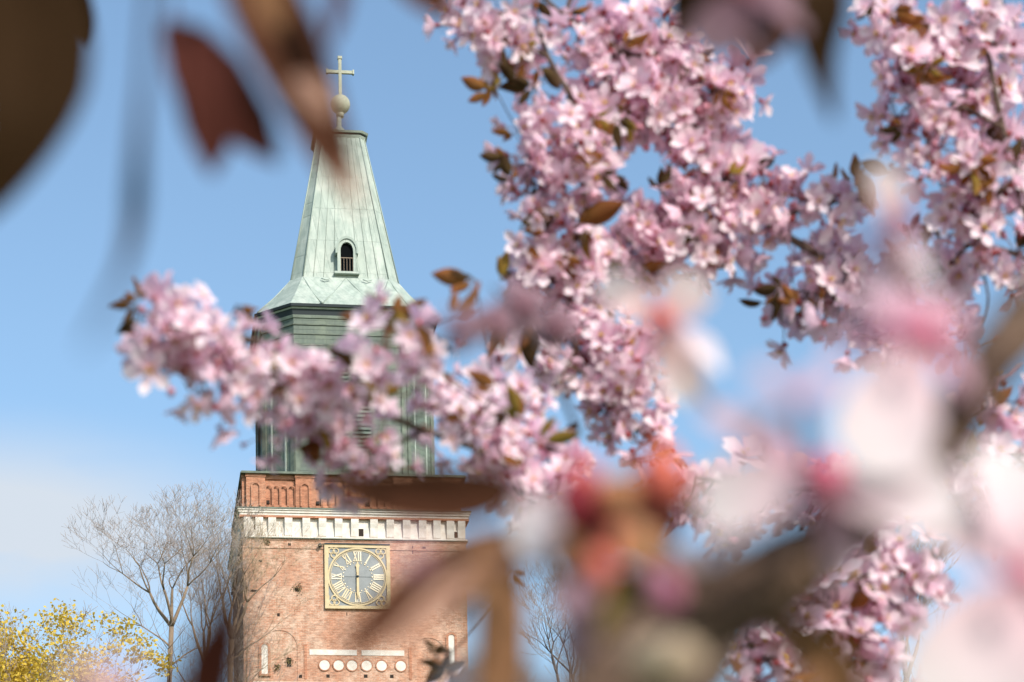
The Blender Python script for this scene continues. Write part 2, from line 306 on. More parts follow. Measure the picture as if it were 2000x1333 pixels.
for u, z, w in [(.32, 44.33, .42), (6.22, 44.3, .34), (-5.95, 44.55, .26)]:
    q = MB(); q.box(u - w / 2, u + w / 2, -.006, .1, z - w / 2, z + w / 2 + .05); o = q.build('weep_opening_shade', M['hole_shade'], corn)  # proud dark box painted as the shade in the opening
    q = MB(); q.box(u - w / 2 - .05, u - w / 2, -.03, .1, z - w / 2 - .05, z + w / 2 + .1); q.box(u + w / 2, u + w / 2 + .05, -.03, .1, z - w / 2 - .05, z + w / 2 + .1)
    q.box(u - w / 2, u + w / 2, -.03, .1, z - w / 2 - .05, z - w / 2 - .001); q.box(u - w / 2, u + w / 2, -.03, .1, z + w / 2 + .051, z + w / 2 + .1); q.build('opening_frame', M['plaster'], corn)
# parapet
b = MB(); b.box(-6.5, 6.5, .22, 13.3, 45.76, 47.9); b.box(-6.5, 6.5, .10, 13.4, 45.76, 46.0); b.box(-6.5, 6.5, .12, 13.4, 47.62, 47.9)
par = b.build('brick_parapet', M['parapet'], tower)
def frieze(q, f):
    """f maps (u, out, z) to local; four-sided arcade"""
def arch_relief(q, c, w, z0, z1, y0, y1, t=.055, fx=None):
    tmp = MB(); r = w / 2
    tmp.box(c - r - t / 2, c - r + t / 2, y0, y1, z0, z1 - r); tmp.box(c + r - t / 2, c + r + t / 2, y0, y1, z0, z1 - r)
    tmp.ring(c, z1 - r, r - t / 2, r + t / 2, y0, y1, 10, 0, math.pi)
    vs = tmp.v if fx is None else [fx(*v) for v in tmp.v]
    q.add(vs, tmp.f)
left = lambda x, y, z: (-6.75 + y, 13.5 - (x + 6.75), z)
for fx, nm in ((None, 'f'), (left, 'l')):
    for k in range(5):
        c = -5.94 + 2.97 * k
        q = MB(); t = MB(); t.box(c - .57, c + .57, 0, .3, 45.765, 47.72); t.box(c - .62, c + .62, -.05, .3, 47.72, 47.895)
        q.add(t.v if fx is None else [fx(*v) for v in t.v], t.f)
        arch_relief(q, c, .5, 45.9, 47.35, -.09, 0, .09, fx)
        q.build('parapet_pier', M['parapet'], par)
        if k < 4:
            q = MB()
            for j in range(4):
                arch_relief(q, c + .57 + .228 + j * .4575, .41, 45.95, 47.22, .06, .225, .075, fx)
            q.build('blind_arcade', M['parapet'], par)
for u in (-5.2, -2.2, .8, 3.75):
    q = MB(); q.box(u - .1, u + .1, .095, .3, 46.1, 46.3); q.build('putlog_hole_shade', M['hole_shade'], par)  # dark box in place of a shaded recess
b = MB(); b.box(-6.86, 6.86, -.2, 13.7, 47.9, 47.97); b.box(-6.8, 6.8, -.14, 13.64, 47.97, 48.05); b.build('parapet_coping', M['copper_trim'], tower)

# wall details on the shaft
def lancet(cu, z0, z1, w, name='blind_window'):
    n = 10; pts = [(cu - w / 2, z0), (cu + w / 2, z0)]
    pts += [(cu + w / 2 * math.cos(a), z1 - w * .5 + w * .6 * math.sin(a)) for a in [math.pi * i / n for i in range(n + 1)]]
    q = MB(); q.plate(pts, -.025, .02); o = q.build(name, M['plaster'], shaft)
    q = MB(); t = .16
    q.box(cu - w / 2 - t, cu - w / 2, -.06, .02, z0, z1 - w * .5); q.box(cu + w / 2, cu + w / 2 + t, -.06, .02, z0, z1 - w * .5)
    q.ring(cu, z1 - w * .5, w / 2 + .02, w / 2 + t, -.06, .02, 10, 0, math.pi); q.box(cu - w / 2 - t, cu + w / 2 + t, -.12, .02, z0 - .12, z0 - .002)
    q.build('window_surround', M['parapet'], o)
lancet(-5.5, 35.55, 37.35, .38); lancet(5.75, 36.2, 38.1, .36)
lancet(-4.0, 20, 27, 1.4); lancet(0, 20, 27, 1.4); lancet(4.0, 20, 27, 1.4)
for u0, u1 in ((-2.82, .02), (.3, 2.88)):
    q = MB(); q.box(u0, u1, -.03, .02, 36.77, 37.10); q.build('plaster_band', M['plaster'], shaft)
for u in (-1.93, -1.08, -.28, .6, 1.5, 2.66):
    n = 22; q = MB(); q.plate([(u + .31 * math.cos(2 * math.pi * i / n), 36.15 + .31 * math.sin(2 * math.pi * i / n)) for i in range(n)], -.03, .02)
    o = q.build('plaster_roundel', M['plaster'], shaft)
    q = MB(); q.ring(u, 36.15, .312, .38, -.05, .02, 22); q.build('brick_rim', M['parapet'], o)
q = MB(); q.box(-3.15, -2.98, -.04, .02, 35.3, 37.4); q.box(3.15, 3.32, -.04, .02, 35.3, 37.3); q.build('recess_edging', M['parapet'], shaft)
q = MB(); q.box(-6.2, 6.3, -.05, .02, 34.95, 35.1); q.build('string_course', M['plaster'], shaft)
q = MB(); q.ring(4.35, 36.9, 1.0, 1.09, -.035, .02, 20, 0, math.pi); q.box(3.26, 3.35, -.035, .02, 34.9, 36.9)if False else None; q.box(5.35, 5.44, -.035, .02, 35.1, 36.9); q.build('relieving_arch', M['brick'], shaft)
q = MB(); q.ring(-4.6, 37.2, 1.05, 1.12, -.035, .02, 20, 0, math.pi); q.box(-3.55, -3.48, -.035, .02, 35.1, 37.2); q.build('relieving_arch', M['brick'], shaft)
for (u, z, w, hh) in [(-5.25, 43.7, .2, .16), (-3.95, 43.55, .18, .16), (4.2, 43.45, .2, .22), (-5.7, 42.5, .2, .16), (-6.1, 40.65, .4, .14), (-3.5, 40.75, .28, .22),
                      (-4.65, 39.2, .16, .2), (-3.4, 35.45, .25, .2), (-1.73, 35.48, .2, .2), (.53, 35.5, .22, .2), (2.1, 35.5, .22, .2), (-4.05, 36.3, .26, .55), (3.5, 43.35, .06, .5), (-.55, 39.3, .05, .2)]:
    q = MB(); q.box(u - w / 2, u + w / 2, -.006, .05, z - hh / 2, z + hh / 2); q.build('putlog_hole_shade', M['hole_shade'], shaft)  # proud dark box, its colour stands for the shade in the hole
for (u, z, rr) in [(-3.45, 40.82, .32), (-4.05, 36.35, .3), (-5.3, 43.72, .2), (-4.75, 36.0, .2)]:
    q = MB()
    for i in range(60):
        a = Vector((random.gauss(0, .5), -abs(random.gauss(0, .3)), random.gauss(0, .6))) * rr
        s = .05; c = Vector((u, -.02, z)) + a
        e1 = Vector((random.uniform(-1, 1), random.uniform(-1, 1), random.uniform(-1, 1))).normalized() * s; e2 = Vector((random.uniform(-1, 1), random.uniform(-1, 1), random.uniform(-1, 1))).normalized() * s
        q.add([c - e1, c + e2, c + e1, c - e2], [(0, 1, 2, 3)])
    q.build('moss_tuft', M['moss'], shaft)

# clock
CU, CZ, RC = .12, 41.58, 1.78
clock = empty('clock', (0, 0, 0)); clock.parent = tower
q = MB(); q.box(CU - 1.93, CU + 1.93, -.10, .02, CZ - 1.93, CZ + 1.93); q.build('backing', M['glass'], clock)
q = MB()
for a, c2, d, e in ((-1.98, -1.76, -1.98, 1.98), (1.76, 1.98, -1.98, 1.98), (-1.76, 1.76, -1.98, -1.80), (-1.76, 1.76, 1.80, 1.98)): q.box(CU + a, CU + c2, -.17, .02, CZ + d, CZ + e)
q.build('gilded_frame', M['gold'], clock)
q = MB(); q.ring(CU, CZ, 1.70, 1.80, -.16, -.09, 64); q.ring(CU, CZ, 1.62, 1.655, -.15, -.09, 64); q.build('dial_ring', M['gold'], clock)
n = 48; q = MB(); q.plate([(CU + 1.62 * math.cos(2 * math.pi * i / n), CZ + 1.62 * math.sin(2 * math.pi * i / n)) for i in range(n)], -.12, -.09); q.build('dial', M['glass'], clock)
q = MB(); q.box(CU - 1.98, CU + 1.98, -.22, .02, CZ + 1.983, CZ + 2.06); q.build('frame_hood', M['dark_trim'], clock)
for sx in (-1, 1):
    for sz in (-1, 1):
        q = MB(); c = (CU + sx * 1.42, CZ + sz * 1.46)
        for k, (dx, dz) in enumerate(((.13, .13), (-.13, .13), (0, -.12))):
            q.ring(c[0] + dx * sx * (1 if k < 2 else 1), c[1] + dz * sz, .13, .20, -.15, -.09, 14)
        q.box(c[0] - sx * .02 - .05, c[0] - sx * .02 + .05, -.145, -.09, c[1] - sz * .36 - .08, c[1] - sz * .36 + .08)
        q.box(min(c[0] + sx * .30, c[0] + sx * .36), max(c[0] + sx * .30, c[0] + sx * .36), -.14, -.09, c[1] - .3, c[1] + .3)
        q.build('corner_ornament', M['gold'], clock)
rom = {1: 'I', 2: 'II', 3: 'III', 4: 'IIII', 5: 'V', 6: 'VI', 7: 'VII', 8: 'VIII', 9: 'IX', 10: 'X', 11: 'XI', 12: 'XII'}
wid = {'I': .13, 'V': .26, 'X': .26}
def stroke(q, a, bb, w, ang):
    # a, bb: (across, radius) ; rotated to the hour
    (x0, r0), (x1, r1) = a, bb; pts = [(x0 - w / 2, r0), (x0 + w / 2, r0), (x1 + w / 2, r1), (x1 - w / 2, r1)]
    ca, sa = math.cos(ang), math.sin(ang)
    pts = [(CU + x * ca + r * sa, CZ - x * sa + r * ca) for x, r in pts]
    q.plate(pts, -.15, -.115)
for h, t in rom.items():
    ang = 2 * math.pi * h / 12; q = MB(); tot = sum(wid[c] for c in t); x = -tot / 2; r0, r1 = .98, 1.56
    for c in t:
        w = wid[c]; m = x + w / 2
        if c == 'I': stroke(q, (m, r0), (m, r1), .075, ang)
        elif c == 'V': stroke(q, (m - .01, r0), (m - .10, r1), .075, ang); stroke(q, (m + .03, r0), (m + .10, r1), .04, ang)
        else: stroke(q, (m + .09, r0), (m - .09, r1), .075, ang); stroke(q, (m - .09, r0), (m - .01, (r0 + r1) / 2), .04, ang); stroke(q, (m + .01, (r0 + r1) / 2), (m + .09, r1), .04, ang)
        x += w
    # serifs
    for rr in (r0, r1): stroke(q, (0, rr - .018), (0, rr + .018), tot, ang)
    o = q.build('numeral', M['gold_pale'], clock)
q = MB()
for k in range(24):
    a = 2 * math.pi * k / 24 ; q.ball((CU + .88 * math.sin(a), -.13, CZ + .88 * math.cos(a)), .045 if k % 2 else .06, 0, 6, 4, (1, .4, 1))
q.build('minute_studs', M['gold_pale'], clock)
q = MB(); q.plate([(CU - .05, CZ - .1), (CU + .05, CZ - .1), (CU + .075, CZ + .55), (CU + .13, CZ + .68), (CU, CZ + .9), (CU - .13, CZ + .68), (CU - .075, CZ + .55)], -.21, -.18); q.build('clock_hand', M['gold'], clock)
q = MB(); q.plate([(CU - .02, CZ - 1.35), (CU + .02, CZ - 1.35), (CU + .075, CZ - .95), (CU + .06, CZ + .25), (CU - .06, CZ + .25), (CU - .075, CZ - .95)], -.25, -.22); q.build('clock_hand', M['gold'], clock)
q = MB(); q.box(CU - 1.0, CU + 1.0, -.128, -.115, CZ - .01, CZ + .01); q.ball((CU, -.24, CZ), .08, 0, 10, 6); q.build('hub', M['dark_trim'], clock)
q = MB(); q.ball((CU - 2.25, -.2, CZ + 1.9), .13, 0, 8, 6); q.tube([(CU - 2.25, -.2, CZ + 1.9), (CU - 1.95, -.15, CZ + 2.02)], .035); q.build('lamp_bracket', M['dark_trim'], clock)

# copper drum
def octo(hw, ch, z, cy=CY):            # chamfered square, half-width hw, front facet half ch; ccw from below
    return [(-ch, cy - hw, z), (ch, cy - hw, z), (hw, cy - ch, z), (hw, cy + ch, z), (ch, cy + hw, z), (-ch, cy + hw, z), (-hw, cy + ch, z), (-hw, cy - ch, z)]
drum = empty('lantern_drum'); drum.parent = tower
DW, DC = 5.30, 3.45
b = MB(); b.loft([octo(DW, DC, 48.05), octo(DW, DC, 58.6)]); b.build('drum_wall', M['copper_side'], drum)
for e_, z0, z1 in ((.12, 48.055, 48.5), (.06, 57.9, 57.98), (.05, 57.3, 57.36), (.04, 56.6, 56.7)):
    b = MB(); b.loft([octo(DW + e_, DC + e_ / 2, z0), octo(DW + e_, DC + e_ / 2, z1)]); b.build('drum_band', M['copper_trim'], drum)
b = MB(); b.loft([octo(DW + .06, DC + .03, 58.35), octo(DW + .16, DC + .06, 58.5)]); b.loft([octo(DW + .26, DC + .12, 58.86), octo(DW + .30, DC + .12, 58.96)]); b.build('eaves_moulding', M['copper_light'], drum)
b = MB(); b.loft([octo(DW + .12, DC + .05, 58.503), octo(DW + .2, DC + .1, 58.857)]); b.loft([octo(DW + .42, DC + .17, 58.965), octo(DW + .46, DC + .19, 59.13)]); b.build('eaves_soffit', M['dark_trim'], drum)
# corner pilasters and vertical battens per facet
oc = octo(DW, DC, 0)
for i in range(8):
    a, c = Vector(oc[i]), Vector(oc[(i + 1) % 8]); t = (c - a).normalized(); nn = Vector((t.y, -t.x, 0)); L = (c - a).length
    def bat(s, w, dp, z0, z1, name, m):
        q = MB(); p = a + t * s
        q.prism([((p - t * w / 2 - nn * .02).x, (p - t * w / 2 - nn * .02).y), ((p - t * w / 2 + nn * dp).x, (p - t * w / 2 + nn * dp).y), ((p + t * w / 2 + nn * dp).x, (p + t * w / 2 + nn * dp).y), ((p + t * w / 2 - nn * .02).x, (p + t * w / 2 - nn * .02).y)][::-1], z0, z1)
        q.build(name, m, drum)
    big = L > 4
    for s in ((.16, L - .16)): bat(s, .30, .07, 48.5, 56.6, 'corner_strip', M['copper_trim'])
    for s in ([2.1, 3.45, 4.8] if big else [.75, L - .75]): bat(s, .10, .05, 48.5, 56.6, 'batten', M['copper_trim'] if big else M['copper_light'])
    if big:
        for s0, s1 in ((2.2, 3.35), (3.55, 4.7)):
            q = MB()
            for k in range(26):
                z = 49.3 + k * .27; p, r_ = a + t * s0, a + t * s1
                q.add([p + Vector((0, 0, z)) , r_ + Vector((0, 0, z)), r_ + nn * .09 + Vector((0, 0, z - .16)), p + nn * .09 + Vector((0, 0, z - .16)),
                       p + Vector((0, 0, z - .03)), r_ + Vector((0, 0, z - .03)), r_ + nn * .09 + Vector((0, 0, z - .19)), p + nn * .09 + Vector((0, 0, z - .19))],
                      [(0, 3, 2, 1), (3, 7, 6, 2), (4, 5, 6, 7), (0, 4, 7, 3), (1, 2, 6, 5)])
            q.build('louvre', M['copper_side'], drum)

# skirt, spire
spire = empty('spire'); spire.parent = tower
sk_r = [(5.50, 3.62, 59.13), (5.56, 3.66, 59.19), (4.78, 3.3, 60.08), (4.02, 3.0, 60.96), (3.45, 2.72, 61.75)]
b = MB(); b.loft([octo(*r_) for r_ in sk_r]); b.build('spire_skirt', M['copper'], spire)
b = MB(); b.loft([octo(3.40, 2.66, 61.66), octo(1.50, 1.15, 72.05)]); b.build('spire_shaft', M['copper'], spire)
def ln_(q, a, c, r=.035): q.tube([a, c], r, 4)
q = MB(); A = octo(3.42, 2.70, 61.72); B = octo(1.51, 1.17, 72.05); C_ = octo(5.58, 3.7, 59.2)
for i in range(8): ln_(q, A[i], B[i], .04)
for i in range(8):
    a, c = Vector(A[i]), Vector(A[(i + 1) % 8]); d_, e = Vector(C_[i]), Vector(C_[(i + 1) % 8])
    if i % 2 == 0:
        mid = (a + c) / 2; q1, q2 = d_.lerp(e, .27), d_.lerp(e, .73)
        for s, t_ in ((a, q1), (mid, q1), (mid, q2), (c, q2)):
            up = Vector((0, 0, .02)); m_ = s.lerp(t_, .5) + Vector((0, 0, -.10)); q.tube([s + up, m_, t_ + up], .05, 4)
        for fx in (.27, .73):
            cp = a.lerp(c, fx).lerp(d_.lerp(e, fx), .12); tt = (c - a).normalized(); nn = Vector((tt.y, -tt.x, 0))
            q.tube([cp - tt * .28 + nn * .12 + Vector((0, 0, .12)), cp + nn * .2, cp + tt * .28 + nn * .12 + Vector((0, 0, .12))], .045, 4)
            ep = d_.lerp(e, fx) + Vector((0, 0, .08)); q.ball(ep, .12, 0, 6, 4)
    else: q.tube([a, a.lerp(d_, .5) + Vector((0, 0, -.1)), d_], .05, 4)
q.build('standing_seam', M['seam'], spire)
# streaks of vertical seams on spire faces
q = MB()
for i in range(0, 8, 2):
    for f in (.12, .24, .36, .64, .76, .88):
        a = Vector(A[i]).lerp(Vector(A[(i + 1) % 8]), f); c = Vector(B[i]).lerp(Vector(B[(i + 1) % 8]), f); q.tube([a, c], .014, 4)
q.build('roll_seam', M['copper'], spire)
q = MB(); q.loft([octo(1.52, 1.17, 71.9), octo(1.60, 1.22, 72.1)]); q.loft([octo(1.70, 1.28, 72.21), octo(1.76, 1.33, 72.33)]); q.build('spire_cap', M['copper_light'], spire)
q = MB(); q.loft([octo(1.58, 1.20, 72.102), octo(1.62, 1.22, 72.207)]); q.build('cap_shadow_gap', M['dark_trim'], spire)
q = MB(); q.loft([octo(1.74, 1.31, 72.335), octo(.55, .3, 72.75), octo(.16, .1, 73.3), octo(.14, .09, 74.2)]); q.build('cap_roof', M['copper'], spire)
# spire window
yy = lambda z: CY - (3.40 + (1.50 - 3.40) * (z - 61.66) / 10.39)
wu, w0, w1 = .06, 62.12, 64.05
q = MB(); yb = yy(w0) - .30; n = 10; w = .40
arch = lambda w, top: [(wu - w, w0), (wu + w, w0)] + [(wu + w, top - w * 1.5)] + [(wu + w * math.cos(a) , top - w * 1.5 + w * 1.5 * math.sin(a) ** .9) for a in [math.pi * i / n for i in range(1, n)]] + [(wu - w, top - w * 1.5)]
inner, outer = arch(.40, w1), arch(.60, w1 + .25)
N_ = len(inner)
vs = [(x, yb, z) for x, z in outer] + [(x, yb, z) for x, z in inner] + [(x, yb + 1.6, z) for x, z in outer] + [(x, yb + 1.0, z) for x, z in inner]
fs = [];
for i in range(1, N_):
    j = (i + 1) % N_
    fs += [(i, j, N_ + j, N_ + i), (i, 2 * N_ + i, 2 * N_ + j, j), (N_ + i, N_ + j, 3 * N_ + j, 3 * N_ + i)]
q.add(vs, fs); q.box(wu - .78, wu + .78, yb - .06, yb + .6, w0 - .14, w0 - .002)
win = q.build('spire_window', M['copper'], spire)
q = MB(); q.plate(arch(.40, w1), yb + .2, yb + .25); q.build('shade_plate', M['black'], win)  # black sheet painted as the shade behind the window
q = MB(); q.box(wu - .40, wu + .40, yb + .03, yb + .06, w0 + .88, w0 + .93)
for k in range(5): q.box(wu - .395 + .19 * k, wu - .37 + .19 * k, yb + .03, yb + .055, w0, w0 + .88)
q.build('railing', M['rail'], win)
q = MB(); c0 = MB(); c0.ring(wu, w1 - .6, .60, .72, yb - .08, yb + .5, 14, R(-10), R(190)); q.add([(x, y, w1 - .6 + (z - w1 + .6) * 1.35) for x, y, z in c0.v], c0.f); q.build('window_hood', M['seam'], win)
q = MB(); q.ball((.1, CY, 74.85), .64, 0, 24, 14); q.tube([(.06, CY, 74.0), (.1, CY, 74.35)], .25, 12); q.build('finial_ball', M['cross'], spire)
q = MB(); q.box(.01, .21, CY - .10, CY + .10, 75.4, 78.1); q.box(-.03, .25, CY - .14, CY + .14, 77.95, 78.13)
q.box(-.73, .008, CY - .09, CY + .09, 76.97, 77.17); q.box(.212, .95, CY - .09, CY + .09, 76.97, 77.17); q.box(-.80, -.70, CY - .15, CY + .15, 76.93, 77.21); q.box(.92, 1.02, CY - .15, CY + .15, 76.93, 77.21)
q.build('cross', M['cross'], spire)

# ------------------------------------------------------------------ far trees
def grow(q_tr, q_cr, p, d, length, r, depth, maxd, rng, up=.12, spread=.5, flat=1.0, tips=None):
    n = 4 if length > 1 else 3; pts = [p.copy()]; rr = [r]
    for i in range(n):
        d = (d + Vector((rng.gauss(0, .13), rng.gauss(0, .13) * flat, rng.gauss(0, .10) + up * .35))).normalized()
        p = p + d * (length / n); pts.append(p.copy()); rr.append(max(.0050, r * (1 - .38 * (i + 1) / n)))
    (q_tr if depth < 3 else q_cr).tube(pts, rr, 6 if depth < 3 else 3)
    if depth >= maxd:
        if tips is not None: tips.append(p)
        return
    k = 2 if rng.random() < .5 else 3
    base_a = rng.uniform(0, 6.28)
    for j in range(k):
        a = base_a + j * 6.28 / k + rng.uniform(-.4, .4); s = Vector((math.cos(a), math.sin(a) * flat, rng.uniform(-.1, .35)))
        nd = (d + s * spread * rng.uniform(.6, 1.15)).normalized()
        grow(q_tr, q_cr, p, nd, length * rng.uniform(.68, .84), rr[-1] * rng.uniform(.6, .82), depth + 1, maxd, rng, up, spread, flat, tips)
    # side twigs along the limb
    if depth >= 1:
        for j in range(2 if depth < 3 else (1 if rng.random() < .6 else 0)):
            i = rng.randint(1, n - 1); a = rng.uniform(0, 6.28)
            nd = (d * .5 + Vector((math.cos(a), math.sin(a), rng.uniform(0, .6)))).normalized()
            grow(q_tr, q_cr, pts[i], nd, length * .5, rr[i] * .38, max(depth + 2, 3), maxd, rng, up, spread, flat, tips)

def bare_tree(pbase, dist, py_fork, length, r, seed, label, maxd=7, mt='bark_far', mc='twig', spread=.5, lean=(0, 0, 1), up=.12, tips=None, name='bare_tree', cat='bare tree', group='bare trees around the tower', sub=4):
    rng = random.Random(seed); f = P(pbase[0], py_fork, dist / FWD.y if False else dist)
    root = empty(name, (f.x - .6, f.y, 0), 0, category=cat, label=label)
    if group: root['group'] = group
    fl = f - root.location; tr, cr = MB(), MB()
    n = 8; pts = [Vector((fl.x * (i / n) ** 1.5 + rng.gauss(0, .08) * (0 < i < n), rng.gauss(0, .1), fl.z * i / n)) for i in range(n)] + [fl]
    tr.tube(pts, [r * (1.7 - .7 * min(1, (i / n) * 1.2)) for i in range(n + 1)], 9)
    for k in range(sub):
        a = k * 6.28 / sub + rng.uniform(-.3, .3)
        d = (Vector(lean) + Vector((math.cos(a), math.sin(a), 0)) * spread * .8).normalized()
        grow(tr, cr, fl.copy(), d, length * rng.uniform(.85, 1.1), r * .8, 0, maxd, rng, up, spread, 1, tips)
    # lower limbs below the fork
    for k in range(7):
        t = .80 + .028 * k; a = rng.uniform(0, 6.28); pp = Vector((fl.x * t ** 1.5, 0, fl.z * t))
        grow(tr, cr, pp, Vector((math.cos(a), math.sin(a), .9)).normalized(), length * .95, r * .38, 1, maxd - 1, rng, up, spread, 1, None)
    tr.build('trunk', M[mt], root); cr.build('crown', M[mc], root)
    return root, cr
bare_tree((335, 0), 92, 1225, 1.45, .09, 11, 'bare tree with a wide fan of twigs left of the tower, above the yellow tree', 6, spread=.72, up=.10)
bare_tree((400, 0), 112, 1300, 1.9, .10, 5, 'slim bare tree between the wide bare tree and the tower', 6, spread=.32)
bare_tree((452, 0), 126, 1250, 1.95, .14, 23, 'tan bare tree whose twigs overlap the left corner of the brick tower', 6, mc='twig_tan', spread=.5, lean=(.22, 0, 1))
bare_tree((1770, 0), 82, 1330, 1.5, .10, 31, 'bare tree of upright stems low at the right, seen under the pink blossom', 6, 'bark_far', 'twig', spread=.28, sub=4)
bare_tree((1120, 0), 100, 1400, 1.7, .12, 41, 'bare treetop just right of the tower near the bottom edge', 6, 'bark_dark', 'twig', spread=.45)

# yellow budding tree
tips = []
yt, ycr = bare_tree((50, 0), 60, 1590, 1.3, .13, 3, 'tree covered in small yellow green spring leaves at the lower left corner', 6, 'bark_dark', 'twig', .62, (.08, 0, 1), .1, tips, 'budding_tree', 'tree', None, 4)
rng = random.Random(9); q = MB()
base = yt.location
for p in tips:
    w = p + base
    cl_ = noise.noise(p * 1.1) + .35 * noise.noise(p * 3)
    k = rng.randint(5, 9) if (cl_ > -.04 and rng.random() < .6) else (1 if rng.random() < .12 else 0)
    for j in range(k * 3):
        c = p + Vector((rng.gauss(0, .13), rng.gauss(0, .13), rng.gauss(0, .10))); s = rng.uniform(.03, .06)
        e1 = Vector((rng.gauss(0, 1), rng.gauss(0, 1), rng.gauss(0, .6))).normalized() * s; e2 = e1.cross(Vector((rng.gauss(0, 1), rng.gauss(0, 1), rng.gauss(0, 1)))).normalized() * s * .8
        q.add([c - e1, c + e2, c + e1, c - e2], [(0, 1, 2, 3)], 0, [.3, .5, 1, .5])
lv = q.build('foliage', M['maple'], yt)

# ------------------------------------------------------------------ blossom: blades
def blade(q, base, tipv, nrm, w, prof, cup=.25, curl=.2, nl=5, nw=2, mi=0, wave=0.0, rng=random):
    """thin curved blade from base to base+tipv; nrm = face normal; prof(t) 0..1 half-width"""
    L = tipv.length; t = tipv.normalized(); s = t.cross(nrm).normalized(); n = s.cross(t).normalized()
    vs = []; tt = []
    for i in range(nl + 1):
        u = i / nl
        for j in range(-nw, nw + 1):
            x = j / nw
            hw = w * prof(u)
            h = cup * hw * x * x + curl * L * (u * u) + wave * w * math.sin(u * 9 + j)
            vs.append(base + t * (L * u) + s * (hw * x) + n * h); tt.append(u)
    m = 2 * nw + 1
    fs = [(i * m + j, i * m + j + 1, (i + 1) * m + j + 1, (i + 1) * m + j) for i in range(nl) for j in range(m - 1)]
    q.add(vs, fs, mi, tt, True)
petal_prof = lambda u: (.16 + .84 * math.sin(min(1, u * 1.05) ** .85 * math.pi * .62)) * (1 if u < .8 else math.sqrt(max(0, 1 - ((u - .8) / .205) ** 2)) * .98 + .02)
leaf_prof = lambda u: math.sin(math.pi * min(1, u) ** .85) ** .85 * (1 - .15 * u) + .015

def flower(q, c, ax, r, rng, opened=1.0, np_=None):
    ax = ax.normalized(); e = ax.orthogonal().normalized(); f = ax.cross(e)
    np_ = np_ or rng.choice((5, 5, 6, 6))
    a0 = rng.uniform(0, 6.28)
    for ringk in range(2):
        n = np_ if ringk == 0 else rng.choice((0, 1, 2))
        for i in range(n):
            a = a0 + i * 6.283 / n + rng.uniform(-.18, .18) + ringk * .5
            el = rng.uniform(-.05, .35) + (1 - opened) * .8 + ringk * .55
            d = (e * math.cos(a) + f * math.sin(a)) * math.cos(el) + ax * math.sin(el)
            nn = ax * math.cos(el) - (e * math.cos(a) + f * math.sin(a)) * math.sin(el)
            rr = r * rng.uniform(.85, 1.1) * (1 if ringk == 0 else .78)
            blade(q, c + d * r * .08, d * rr, nn, rr * rng.uniform(.25, .33), petal_prof, rng.uniform(.2, .6), rng.uniform(-.15, .25), 4, 1, 0)
    for i in range(7):          # stamens
        a = rng.uniform(0, 6.28); d = (ax + (e * math.cos(a) + f * math.sin(a)) * rng.uniform(.1, .6)).normalized()
        p = c + d * r * .38; q.tube([c, p], r * .018, 3, 2); q.ball(p, r * .055, 1, 4, 3)
    q.ball(c - ax * r * .12, r * .16, 3, 6, 4, (1, 1, 1.2))

FM = [M['petal'], M['stamen'], M['calyx'], M['calyx'], M['pedicel'], M['bud']]
def cluster_mesh(seed, nf, r=.0255, mats=FM, open_=1.0):
    rng = random.Random(seed); q = MB()
    dirs = []
    for i in range(nf):
        best = None
        for _ in range(12):
            z = rng.uniform(-.15, 1); a = rng.uniform(0, 6.28); s = math.sqrt(1 - z * z); v = Vector((s * math.cos(a), s * math.sin(a), z))
            m = min([(v - w).length for w in dirs], default=2)
            if best is None or m > best[0]: best = (m, v)
        dirs.append(best[1])
    for i, v in enumerate(dirs):
        L = rng.uniform(.024, .042); mid = v * L * .5 + Vector((0, 0, .004)); end = v * L
        q.tube([(0, 0, 0), mid, end], .0008, 4, 4)
        ax = (v + Vector((rng.gauss(0, .35), rng.gauss(0, .35), rng.gauss(0, .3)))).normalized()
        if rng.random() < .08:
            q.ball(end, .0048, 5, 7, 5, (1, 1, 1.3)); q.ball(end - v * .005, .0028, 3, 6, 4)
        else: flower(q, end, ax, r * rng.uniform(.72, 1.15), rng, open_ * rng.uniform(.35, 1))
    return q.data('flower_cluster', mats)
CL = [cluster_mesh(100 + i, n) for i, n in enumerate((5, 6, 5, 6, 5, 6, 4, 5, 6, 5, 5, 3))]

def leaf_mesh(seed, mat_, L=.04):
    rng = random.Random(seed); q = MB()
    q.tube([(0, 0, 0), (0, 0, L * .25)], .0007, 4)
    blade(q, Vector((0, 0, L * .22)), Vector((0, 0, L)), Vector((0, -1, 0)), L * rng.uniform(.19, .27), leaf_prof, rng.uniform(-1.6, -.7), rng.uniform(-.4, .3), 10, 2, 0, .10)
    return q.data('leaf', mat_)
LF = {k: [leaf_mesh(i, M[m]) for i in range(4)] for k, m in (('o', 'leaf_o'), ('d', 'leaf_d'), ('y', 'leaf_y'))}

def spline(pts, n=5):
    out = []; P_ = [Vector(p) for p in pts]
    for i in range(len(P_) - 1):
        a, b_, c, d = P_[max(i - 1, 0)], P_[i], P_[i + 1], P_[min(i + 2, len(P_) - 1)]
        for k in range(n):
            t = k / n; out.append(.5 * ((2 * b_) + (c - a) * t + (2 * a - 5 * b_ + 4 * c - d) * t * t + (3 * b_ - a - 3 * c + d) * t ** 3))
    out.append(P_[-1]); return out

def rot_to(axis, spin): return (axis.to_track_quat('Z', 'Y') @ Matrix.Rotation(spin, 4, 'Z').to_quaternion()).to_euler()

